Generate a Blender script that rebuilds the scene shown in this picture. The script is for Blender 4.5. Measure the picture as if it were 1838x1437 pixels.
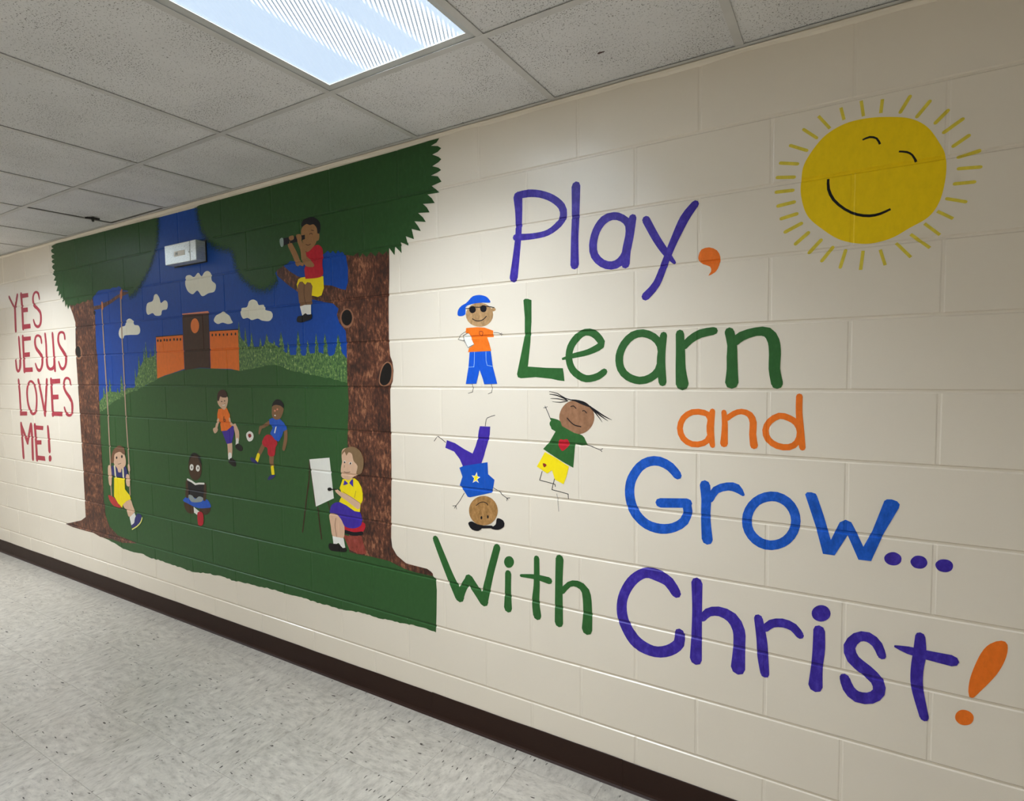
import bpy, bmesh, math, random
from mathutils import Vector, Matrix
from mathutils.geometry import delaunay_2d_cdt

# ------------------------------------------------------------------ start
for o in list(bpy.data.objects):
    bpy.data.objects.remove(o)
scn = bpy.context.scene
COL = scn.collection
random.seed(7)

# ------------------------------------------------------------------ camera
cam_data = bpy.data.cameras.new('camera')
cam_data.sensor_fit = 'HORIZONTAL'
cam_data.sensor_width = 36.0
cam_data.lens = 20.6192
cam_data.shift_x = 0.03753
cam_data.clip_start = 0.02
cam = bpy.data.objects.new('camera', cam_data)
COL.objects.link(cam)
right = Vector((0.842864, 0.537865, -0.016781))
fwd = Vector((-0.537839, 0.840983, -0.058960))
up = Vector((-0.017599, 0.058721, 0.998119))
cam.matrix_world = Matrix(((right.x, up.x, -fwd.x, 1.014596),
                           (right.y, up.y, -fwd.y, -1.971435),
                           (right.z, up.z, -fwd.z, 1.512999),
                           (0, 0, 0, 1)))
scn.camera = cam

# ------------------------------------------------------------------ world, exposure
world = bpy.data.worlds.new('world')
scn.world = world
world.use_nodes = True
world.node_tree.nodes['Background'].inputs[0].default_value = (0.75, 0.82, 1.0, 1)
world.node_tree.nodes['Background'].inputs[1].default_value = 0.0
vs = scn.view_settings
vs.view_transform = 'Standard'
vs.look = 'None'
vs.gamma = 1.0
vs.exposure = 0.15
vs.use_curve_mapping = False
LENS_BASE = 0.74      # radiance of the pale parts of a lit fixture lens
LENS_BAND = 14.5       # radiance of the lens right under the tubes

LAMP_WATTS = 26.0     # light thrown downwards through the prismatic lens
LAMP_SPREAD = 133.0   # its cut-off angle

# ------------------------------------------------------------------ room numbers (metres)
H = 0.2032                                    # half a block
WALL_L, WALL_R = -44 * H, 22 * H              # ends of the corridor
DEPTH = 2.2                                   # corridor width, opposite wall at y = -DEPTH
CEIL = 2.4474
BEDS = [0.0, 0.2051, 0.4030, 0.6080, 0.8149, 1.0172, 1.2236, 1.4248, 1.6271, 1.8262, 2.0311, 2.2300, 2.4700]
RUN1, RUN2 = -0.4898, -1.709                  # main runners of the ceiling grid
TEE0, TEE = -0.4938, 0.6096                   # cross tees at TEE0 + i*TEE
BED_D, VERT_D = 0.0036, 0.0013                # depth of bed joints and of the flush-filled head joints
J_IN, J_OUT = 0.0030, 0.0062

# ------------------------------------------------------------------ helpers
def lin(c):
    return tuple((v / 255 / 12.92) if v / 255 <= 0.04045 else ((v / 255 + 0.055) / 1.055) ** 2.4 for v in c)

def new_mesh(name, verts, faces, mat, parent=None, loc=(0, 0, 0), smooth=False):
    me = bpy.data.meshes.new(name)
    me.from_pydata([tuple(v) for v in verts], [], faces)
    me.update()
    if mat is not None:
        me.materials.append(mat)
    if smooth:
        me.polygons.foreach_set('use_smooth', [True] * len(me.polygons))
    o = bpy.data.objects.new(name, me)
    COL.objects.link(o)
    o.location = loc
    if parent is not None:
        o.parent = parent
    return o

def share(name, me, parent, loc, rotz=0.0, scale=None):
    o = bpy.data.objects.new(name, me)
    COL.objects.link(o)
    o.location = loc
    o.rotation_euler = (0, 0, rotz)
    if scale: o.scale = scale
    o.parent = parent
    return o

def empty(name, loc):
    o = bpy.data.objects.new(name, None)
    o.empty_display_size = 0.1
    COL.objects.link(o)
    o.location = loc
    return o

def tag(o, label=None, cat=None, group=None, kind=None):
    if label: o['label'] = label
    if cat: o['category'] = cat
    if group: o['group'] = group
    if kind: o['kind'] = kind
    return o

def box_data(x0, x1, y0, y1, z0, z1):
    v = [(x0, y0, z0), (x1, y0, z0), (x1, y1, z0), (x0, y1, z0), (x0, y0, z1), (x1, y0, z1), (x1, y1, z1), (x0, y1, z1)]
    f = [(0, 3, 2, 1), (4, 5, 6, 7), (0, 1, 5, 4), (1, 2, 6, 5), (2, 3, 7, 6), (3, 0, 4, 7)]
    return v, f

class MB:
    def __init__(self): self.v = []; self.f = []
    def add(self, v, f):
        n = len(self.v); self.v += v; self.f += [tuple(i + n for i in q) for q in f]; return self
    def box(self, *a): return self.add(*box_data(*a))
    def cyl(self, c, r, h, axis='z', n=16, r2=None):
        r2 = r if r2 is None else r2
        v = []
        for k, (rr, t) in enumerate(((r, 0), (r2, h))):
            for i in range(n):
                a = 2 * math.pi * i / n
                p = (rr * math.cos(a), rr * math.sin(a), t)
                if axis == 'y': p = (p[0], p[2], p[1])
                if axis == 'x': p = (p[2], p[0], p[1])
                v.append((c[0] + p[0], c[1] + p[1], c[2] + p[2]))
        f = [tuple(range(n))[::-1], tuple(range(n, 2 * n))]
        f += [(i, (i + 1) % n, n + (i + 1) % n, n + i) for i in range(n)]
        return self.add(v, f)
    def build(self, name, mat, parent=None, loc=(0, 0, 0), smooth=False, bevel=0):
        o = new_mesh(name, self.v, self.f, mat, parent, loc, smooth)
        bm = bmesh.new(); bm.from_mesh(o.data)
        bmesh.ops.recalc_face_normals(bm, faces=bm.faces)
        if bevel:
            bmesh.ops.bevel(bm, geom=list(bm.edges), offset=bevel, segments=2, affect='EDGES', profile=0.5)
        bm.to_mesh(o.data); bm.free()
        return o

# ------------------------------------------------------------------ materials
def nodes_of(name):
    m = bpy.data.materials.new(name)
    m.use_nodes = True
    nt = m.node_tree
    return m, nt, nt.nodes['Principled BSDF']

def N(nt, t, **kw):
    n = nt.nodes.new(t)
    for k, v in kw.items():
        setattr(n, k, v)
    return n

def noise(nt, vec, scale, detail=3, rough=0.55):
    n = N(nt, 'ShaderNodeTexNoise')
    n.inputs['Scale'].default_value = scale
    n.inputs['Detail'].default_value = detail
    n.inputs['Roughness'].default_value = rough
    if vec is not None: nt.links.new(vec, n.inputs['Vector'])
    return n.outputs['Fac']

def ramp(nt, fac, stops):
    r = N(nt, 'ShaderNodeValToRGB')
    el = r.color_ramp.elements
    while len(el) < len(stops): el.new(0.5)
    for e, (p, c) in zip(el, stops):
        e.position = p
        e.color = (*c, 1) if len(c) == 3 else c
    nt.links.new(fac, r.inputs[0])
    return r.outputs[0]

def math_n(nt, op, a, b=None, c=None, clamp=False):
    n = N(nt, 'ShaderNodeMath', operation=op, use_clamp=clamp)
    for i, v in enumerate((a, b, c)):
        if v is None: continue
        if hasattr(v, 'links'): nt.links.new(v, n.inputs[i])
        else: n.inputs[i].default_value = v
    return n.outputs[0]

def bump(nt, bsdf, height, strength, dist):
    b = N(nt, 'ShaderNodeBump')
    b.inputs['Strength'].default_value = strength
    b.inputs['Distance'].default_value = dist
    nt.links.new(height, b.inputs['Height'])
    nt.links.new(b.outputs[0], bsdf.inputs['Normal'])

def world_pos(nt):
    return N(nt, 'ShaderNodeNewGeometry').outputs['Position']

def mul(c, k): return tuple(min(1.0, v * k) for v in c)

def wall_bump(nt, b, p, k=1.0):
    fine = noise(nt, p, 260, 3, 0.6)
    broad = noise(nt, p, 22, 3, 0.5)
    h = math_n(nt, 'ADD', math_n(nt, 'MULTIPLY', fine, 0.35), broad)
    bump(nt, b, h, 0.35 * k, 0.0012)

def paint_mat(name, rgb, var=0.12, rough=0.42, streak=None):
    """brushed latex paint: small tone changes from the brush"""
    m, nt, b = nodes_of(name)
    c = lin(rgb)
    p = world_pos(nt)
    mp = N(nt, 'ShaderNodeMapping'); mp.inputs['Scale'].default_value = (1, 1, 0.55)
    nt.links.new(p, mp.inputs[0])
    f = noise(nt, mp.outputs[0], 55, 5, 0.65)
    col = ramp(nt, f, [(0.32, mul(c, 1 - var)), (0.5, c), (0.72, tuple(min(1, v * (1 + var) + 0.16 * var * var + 0.03 * var) for v in c))])
    nt.links.new(col, b.inputs['Base Color'])
    b.inputs['Roughness'].default_value = rough
    b.inputs['Specular IOR Level'].default_value = 0.3
    wall_bump(nt, b, p, 0.8)
    return m

M = {}
# cream semi-gloss wall paint over the blocks
def wall_mat():
    m, nt, b = nodes_of('cream_block_paint')
    p = world_pos(nt)
    base = lin((236, 225, 208))
    col = ramp(nt, noise(nt, p, 1.1, 3), [(0.3, mul(base, 0.965)), (0.7, mul(base, 1.02))])
    nt.links.new(col, b.inputs['Base Color'])
    info = N(nt, 'ShaderNodeObjectInfo').outputs['Random']
    r = math_n(nt, 'ADD', math_n(nt, 'MULTIPLY', info, 0.14), 0.20)
    nt.links.new(r, b.inputs['Roughness'])
    wall_bump(nt, b, p, 1.0)
    return m
M['wall'] = wall_mat()

def bark_mat():
    m, nt, b = nodes_of('painted_bark')
    p = world_pos(nt)
    mp = N(nt, 'ShaderNodeMapping'); mp.inputs['Scale'].default_value = (1, 1, 0.42)
    nt.links.new(p, mp.inputs[0])
    f = noise(nt, mp.outputs[0], 70, 4, 0.7)
    f2 = noise(nt, p, 9, 2)
    s = math_n(nt, 'ADD', f, math_n(nt, 'MULTIPLY', math_n(nt, 'SUBTRACT', f2, 0.5), 0.5))
    col = ramp(nt, s, [(0.33, lin((44, 20, 13))), (0.46, lin((76, 38, 24))), (0.56, lin((104, 58, 38))), (0.68, lin((164, 108, 76)))])
    nt.links.new(col, b.inputs['Base Color'])
    b.inputs['Roughness'].default_value = 0.45
    wall_bump(nt, b, p, 1.0)
    return m
M['bark'] = bark_mat()

def fir_mat():
    m, nt, b = nodes_of('painted_firs')
    p = world_pos(nt)
    mp = N(nt, 'ShaderNodeMapping'); mp.inputs['Scale'].default_value = (1, 1, 0.6)
    nt.links.new(p, mp.inputs[0])
    f = noise(nt, mp.outputs[0], 95, 4, 0.7)
    col = ramp(nt, f, [(0.38, lin((34, 76, 50))), (0.5, lin((74, 116, 56))), (0.59, lin((112, 148, 76))), (0.68, lin((184, 198, 134)))])
    nt.links.new(col, b.inputs['Base Color'])
    b.inputs['Roughness'].default_value = 0.45
    wall_bump(nt, b, p, 1.0)
    return m
M['fir'] = fir_mat()

for k, rgb, var in [
    ('sky', (0, 70, 164), .10), ('lawn', (46, 88, 42), .07), ('leaf', (42, 80, 38), .10),
    ('orange', (242, 118, 28), .10), ('orange_b', (236, 118, 38), .08), ('orange_w', (238, 128, 60), .05),
    ('darkbrown', (66, 40, 28), .12), ('black', (18, 14, 14), .05), ('salmon', (222, 138, 112), .05),
    ('cloud', (240, 238, 222), .03), ('rim', (150, 104, 78), .15), ('rope', (178, 150, 128), .05), ('tie', (200, 120, 76), .08),
    ('redseat', (188, 52, 52), .12), ('skin', (222, 182, 152), .04), ('white', (238, 236, 228), .02), ('navy', (44, 46, 110), .1),
    ('paleyellow', (240, 236, 130), .03), ('yellow', (252, 226, 16), .04), ('cream', (236, 226, 176), .03),
    ('hairbrown', (124, 84, 60), .12), ('hairbrown2', (136, 108, 76), .08), ('hairdark', (62, 30, 24), .1),
    ('skindark2', (70, 44, 24), .1), ('bluecloth', (28, 88, 196), .1), ('inkblack', (16, 14, 22), .05), ('grey', (150, 160, 160), .05),
    ('red', (190, 24, 44), .12), ('purple', (62, 40, 158), .12), ('skinmid', (136, 98, 66), .06), ('skinmid2', (160, 116, 74), .08),
    ('darkred', (140, 36, 36), .1), ('redbrown', (146, 62, 50), .3), ('lensgrey', (150, 170, 165), .1),
    ('skintan', (180, 142, 98), .34), ('skintan2', (168, 124, 72), .34), ('skinbrown', (154, 110, 80), .22),
    ('capblue', (14, 86, 206), .08), ('palebluel', (150, 190, 235), .03), ('blue2', (12, 82, 186), .08),
    ('blue3', (14, 88, 196), .28), ('letgreen', (44, 98, 44), .12), ('purple2', (58, 38, 156), .30),
    ('sunyellow', (250, 212, 4), .05), ('rayyellow', (226, 206, 70), .12), ('redtext', (170, 50, 66), .08)]:
    M[k] = paint_mat('paint_' + k, rgb, var)

def soft_mat(rgb):
    """thin sponged edge of the tree crowns: paint that thins out into dabs"""
    m, nt, b = nodes_of('paint_leaf_sponged')
    p = world_pos(nt)
    b.inputs['Base Color'].default_value = (*lin(rgb), 1)
    b.inputs['Roughness'].default_value = 0.42
    b.inputs['Specular IOR Level'].default_value = 0.3
    wall_bump(nt, b, p, 0.8)
    at = N(nt, 'ShaderNodeAttribute', attribute_name='fade').outputs['Fac']
    n = noise(nt, p, 120, 4, 0.75)
    s = math_n(nt, 'ADD', at, math_n(nt, 'MULTIPLY', math_n(nt, 'SUBTRACT', n, 0.5), 1.6))
    k = N(nt, 'ShaderNodeMapRange', interpolation_type='SMOOTHSTEP')
    k.inputs[1].default_value = 0.25; k.inputs[2].default_value = 0.80
    nt.links.new(s, k.inputs[0])
    tr = N(nt, 'ShaderNodeBsdfTransparent'); mx = N(nt, 'ShaderNodeMixShader')
    nt.links.new(k.outputs[0], mx.inputs[0]); nt.links.new(tr.outputs[0], mx.inputs[1]); nt.links.new(b.outputs[0], mx.inputs[2])
    nt.links.new(mx.outputs[0], nt.nodes['Material Output'].inputs['Surface'])
    return m
M['leaf_soft'] = soft_mat((42, 80, 38))

def tile_mat():
    """grey-white vinyl floor tile with directional dark flecks"""
    m, nt, b = nodes_of('vinyl_tile')
    tc = N(nt, 'ShaderNodeTexCoord').outputs['Object']
    rnd = N(nt, 'ShaderNodeObjectInfo').outputs['Random']
    off = N(nt, 'ShaderNodeVectorMath', operation='ADD')
    nt.links.new(tc, off.inputs[0])
    cx = N(nt, 'ShaderNodeCombineXYZ')
    nt.links.new(math_n(nt, 'MULTIPLY', rnd, 37.0), cx.inputs[0]); nt.links.new(math_n(nt, 'MULTIPLY', rnd, 91.0), cx.inputs[1])
    nt.links.new(cx.outputs[0], off.inputs[1])
    mp = N(nt, 'ShaderNodeMapping'); mp.inputs['Scale'].default_value = (1, 0.42, 1)
    nt.links.new(off.outputs[0], mp.inputs[0])
    v = mp.outputs[0]
    soft = noise(nt, v, 36, 5, 0.66)
    col = ramp(nt, soft, [(0.30, lin((160, 152, 142))), (0.5, lin((184, 177, 166))), (0.72, lin((203, 196, 184)))])
    mpf = N(nt, 'ShaderNodeMapping'); mpf.inputs['Scale'].default_value = (1, 0.3, 1)
    nt.links.new(off.outputs[0], mpf.inputs[0])
    fl = noise(nt, mpf.outputs[0], 82, 2, 0.4)
    fleck = ramp(nt, fl, [(0.685, (0, 0, 0)), (0.715, (1, 1, 1))])
    fl2 = noise(nt, v, 70, 3, 0.6)
    fleck2 = ramp(nt, fl2, [(0.56, (0, 0, 0)), (0.70, (0.55, 0.55, 0.55))])
    mx = N(nt, 'ShaderNodeMixRGB'); nt.links.new(fleck2, mx.inputs[0]); nt.links.new(col, mx.inputs[1]); mx.inputs[2].default_value = (*lin((132, 126, 117)), 1)
    mx2 = N(nt, 'ShaderNodeMixRGB'); nt.links.new(fleck, mx2.inputs[0]); nt.links.new(mx.outputs[0], mx2.inputs[1]); mx2.inputs[2].default_value = (*lin((62, 56, 50)), 1)
    # dull traffic wear in the wax, in world space
    p = world_pos(nt)
    wear = noise(nt, p, 1.6, 4, 0.6)
    tone = ramp(nt, wear, [(0.35, (0.90, 0.90, 0.89)), (0.6, (1, 1, 1))])
    m3 = N(nt, 'ShaderNodeMixRGB', blend_type='MULTIPLY'); m3.inputs[0].default_value = 1
    nt.links.new(mx2.outputs[0], m3.inputs[1]); nt.links.new(tone, m3.inputs[2])
    nt.links.new(m3.outputs[0], b.inputs['Base Color'])
    rr = math_n(nt, 'ADD', math_n(nt, 'MULTIPLY', wear, 0.25), 0.20)
    nt.links.new(rr, b.inputs['Roughness'])
    bump(nt, b, noise(nt, p, 30, 3), 0.12, 0.001)
    return m
M['tile'] = tile_mat()

def ceiling_mat():
    m, nt, b = nodes_of('fissured_ceiling_tile')
    tc = N(nt, 'ShaderNodeTexCoord').outputs['Object']
    rnd = N(nt, 'ShaderNodeObjectInfo').outputs['Random']
    off = N(nt, 'ShaderNodeVectorMath', operation='ADD')
    cx = N(nt, 'ShaderNodeCombineXYZ'); nt.links.new(math_n(nt, 'MULTIPLY', rnd, 53.0), cx.inputs[0]); nt.links.new(math_n(nt, 'MULTIPLY', rnd, 17.0), cx.inputs[1])
    nt.links.new(tc, off.inputs[0]); nt.links.new(cx.outputs[0], off.inputs[1])
    v = off.outputs[0]
    pin = noise(nt, v, 230, 2, 0.5)
    fis = noise(nt, v, 95, 4, 0.72)
    dens = noise(nt, v, 5, 2, 0.5)
    pm = ramp(nt, math_n(nt, 'ADD', pin, math_n(nt, 'MULTIPLY', math_n(nt, 'SUBTRACT', dens, 0.5), 0.2)), [(0.62, (0, 0, 0)), (0.68, (1, 1, 1))])
    fm = ramp(nt, fis, [(0.60, (0, 0, 0)), (0.68, (0.8, 0.8, 0.8))])
    hole = math_n(nt, 'MAXIMUM', pm, fm)
    base = ramp(nt, noise(nt, v, 3.0, 3), [(0.3, lin((220, 219, 218))), (0.7, lin((230, 229, 228)))])
    mx = N(nt, 'ShaderNodeMixRGB'); nt.links.new(hole, mx.inputs[0]); nt.links.new(base, mx.inputs[1]); mx.inputs[2].default_value = (*lin((92, 86, 80)), 1)
    nt.links.new(mx.outputs[0], b.inputs['Base Color'])
    b.inputs['Roughness'].default_value = 0.95
    b.inputs['Specular IOR Level'].default_value = 0.1
    bump(nt, b, math_n(nt, 'SUBTRACT', 1.0, hole), 0.6, 0.0015)
    return m
M['ceil'] = ceiling_mat()

def plain(name, rgb, rough=0.5, metal=0.0, spec=0.5, bscale=None, bdist=0.0005):
    m, nt, b = nodes_of(name)
    p = world_pos(nt)
    c = lin(rgb)
    nt.links.new(ramp(nt, noise(nt, p, 12, 4), [(0.3, mul(c, 0.94)), (0.7, mul(c, 1.05))]), b.inputs['Base Color'])
    b.inputs['Roughness'].default_value = rough
    b.inputs['Metallic'].default_value = metal
    b.inputs['Specular IOR Level'].default_value = spec
    if bscale: bump(nt, b, noise(nt, p, bscale, 3), 0.3, bdist)
    return m
M['grid'] = plain('grid_enamel', (205, 203, 199), 0.5)
M['plenum'] = plain('plenum_dark', (26, 25, 24), 0.9)
M['subfloor'] = plain('floor_joint', (96, 92, 86), 0.8)
M['base'] = plain('brown_vinyl', (46, 27, 19), 0.5, spec=0.22, bscale=90)
M['troffer'] = plain('troffer_enamel', (196, 196, 192), 0.45)
M['darkmetal'] = plain('dark_metal', (40, 38, 36), 0.5, 0.6)

def metal_mat():
    m, nt, b = nodes_of('brushed_steel_cover')
    p = world_pos(nt)
    mp = N(nt, 'ShaderNodeMapping'); mp.inputs['Scale'].default_value = (1, 1, 6)
    nt.links.new(p, mp.inputs[0])
    f = noise(nt, mp.outputs[0], 60, 4, 0.6)
    nt.links.new(ramp(nt, f, [(0.3, lin((196, 202, 200))), (0.7, lin((236, 240, 236)))]), b.inputs['Base Color'])
    b.inputs['Metallic'].default_value = 0.6
    nt.links.new(math_n(nt, 'ADD', math_n(nt, 'MULTIPLY', f, 0.25), 0.2), b.inputs['Roughness'])
    bump(nt, b, noise(nt, p, 14, 2), 0.3, 0.003)
    return m
M['steel'] = metal_mat()

def lens_mat(on=True):
    """ribbed acrylic lens lit from behind by two tubes"""
    m, nt, b = nodes_of('prismatic_lens_lit' if on else 'prismatic_lens')
    tc = N(nt, 'ShaderNodeTexCoord').outputs['Object']
    sx = N(nt, 'ShaderNodeSeparateXYZ'); nt.links.new(tc, sx.inputs[0])
    x, y = sx.outputs[0], sx.outputs[1]
    def band(c, w):
        d = math_n(nt, 'ABSOLUTE', math_n(nt, 'SUBTRACT', x, c))
        k = N(nt, 'ShaderNodeMapRange', interpolation_type='SMOOTHSTEP')
        k.inputs[1].default_value = w; k.inputs[2].default_value = w * 0.45
        k.inputs[3].default_value = 0; k.inputs[4].default_value = 1
        nt.links.new(d, k.inputs[0]); return k.outputs[0]
    bands = math_n(nt, 'ADD', band(-0.03, 0.085), band(0.19, 0.065), clamp=True)
    rib = math_n(nt, 'ADD', math_n(nt, 'MULTIPLY', math_n(nt, 'SINE', math_n(nt, 'MULTIPLY', math_n(nt, 'ADD', x, math_n(nt, 'MULTIPLY', y, 0.55)), 2 * math.pi / 0.013)), 0.5), 0.5)
    rib = math_n(nt, 'POWER', rib, 4.0)
    fac = math_n(nt, 'MULTIPLY', bands, rib)
    col = N(nt, 'ShaderNodeMixRGB'); nt.links.new(fac, col.inputs[0])
    col.inputs[1].default_value = (0.52, 0.70, 0.94, 1); col.inputs[2].default_value = (0.86, 0.95, 1.0, 1)
    dip = math_n(nt, 'SUBTRACT', 1.0, math_n(nt, 'MULTIPLY', bands, 0.66))
    st = math_n(nt, 'ADD', math_n(nt, 'MULTIPLY', fac, LENS_BAND * 2.0), math_n(nt, 'MULTIPLY', dip, LENS_BASE))
    b.inputs['Base Color'].default_value = (0.6, 0.63, 0.66, 1)
    b.inputs['Roughness'].default_value = 0.3
    nt.links.new(col.outputs[0], b.inputs['Emission Color']); nt.links.new(st, b.inputs['Emission Strength'])
    bump(nt, b, rib, 0.4, 0.001)
    return m
M['lens'] = lens_mat(True)

# ------------------------------------------------------------------ joint pattern of the block wall
def head_joints(course):
    """x of the head joints of a course; course 0 sits on the floor"""
    off = course % 2
    return [k * H for k in range(-44, 23) if k % 2 == off]

def ramp_d(d, depth):
    d = abs(d)
    if d >= J_OUT: return 0.0
    if d <= J_IN: return depth
    return depth * (J_OUT - d) / (J_OUT - J_IN)

def relief(x, z):
    """how far the painted surface lies behind the block faces"""
    r = 0.0; course = 0
    for i, bz in enumerate(BEDS):
        r = max(r, ramp_d(z - bz, BED_D))
        if z >= bz: course = i
    off = course % 2
    k = x / H
    kk = round((k - off) / 2) * 2 + off
    r = max(r, ramp_d(x - kk * H, VERT_D))
    return r

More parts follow.
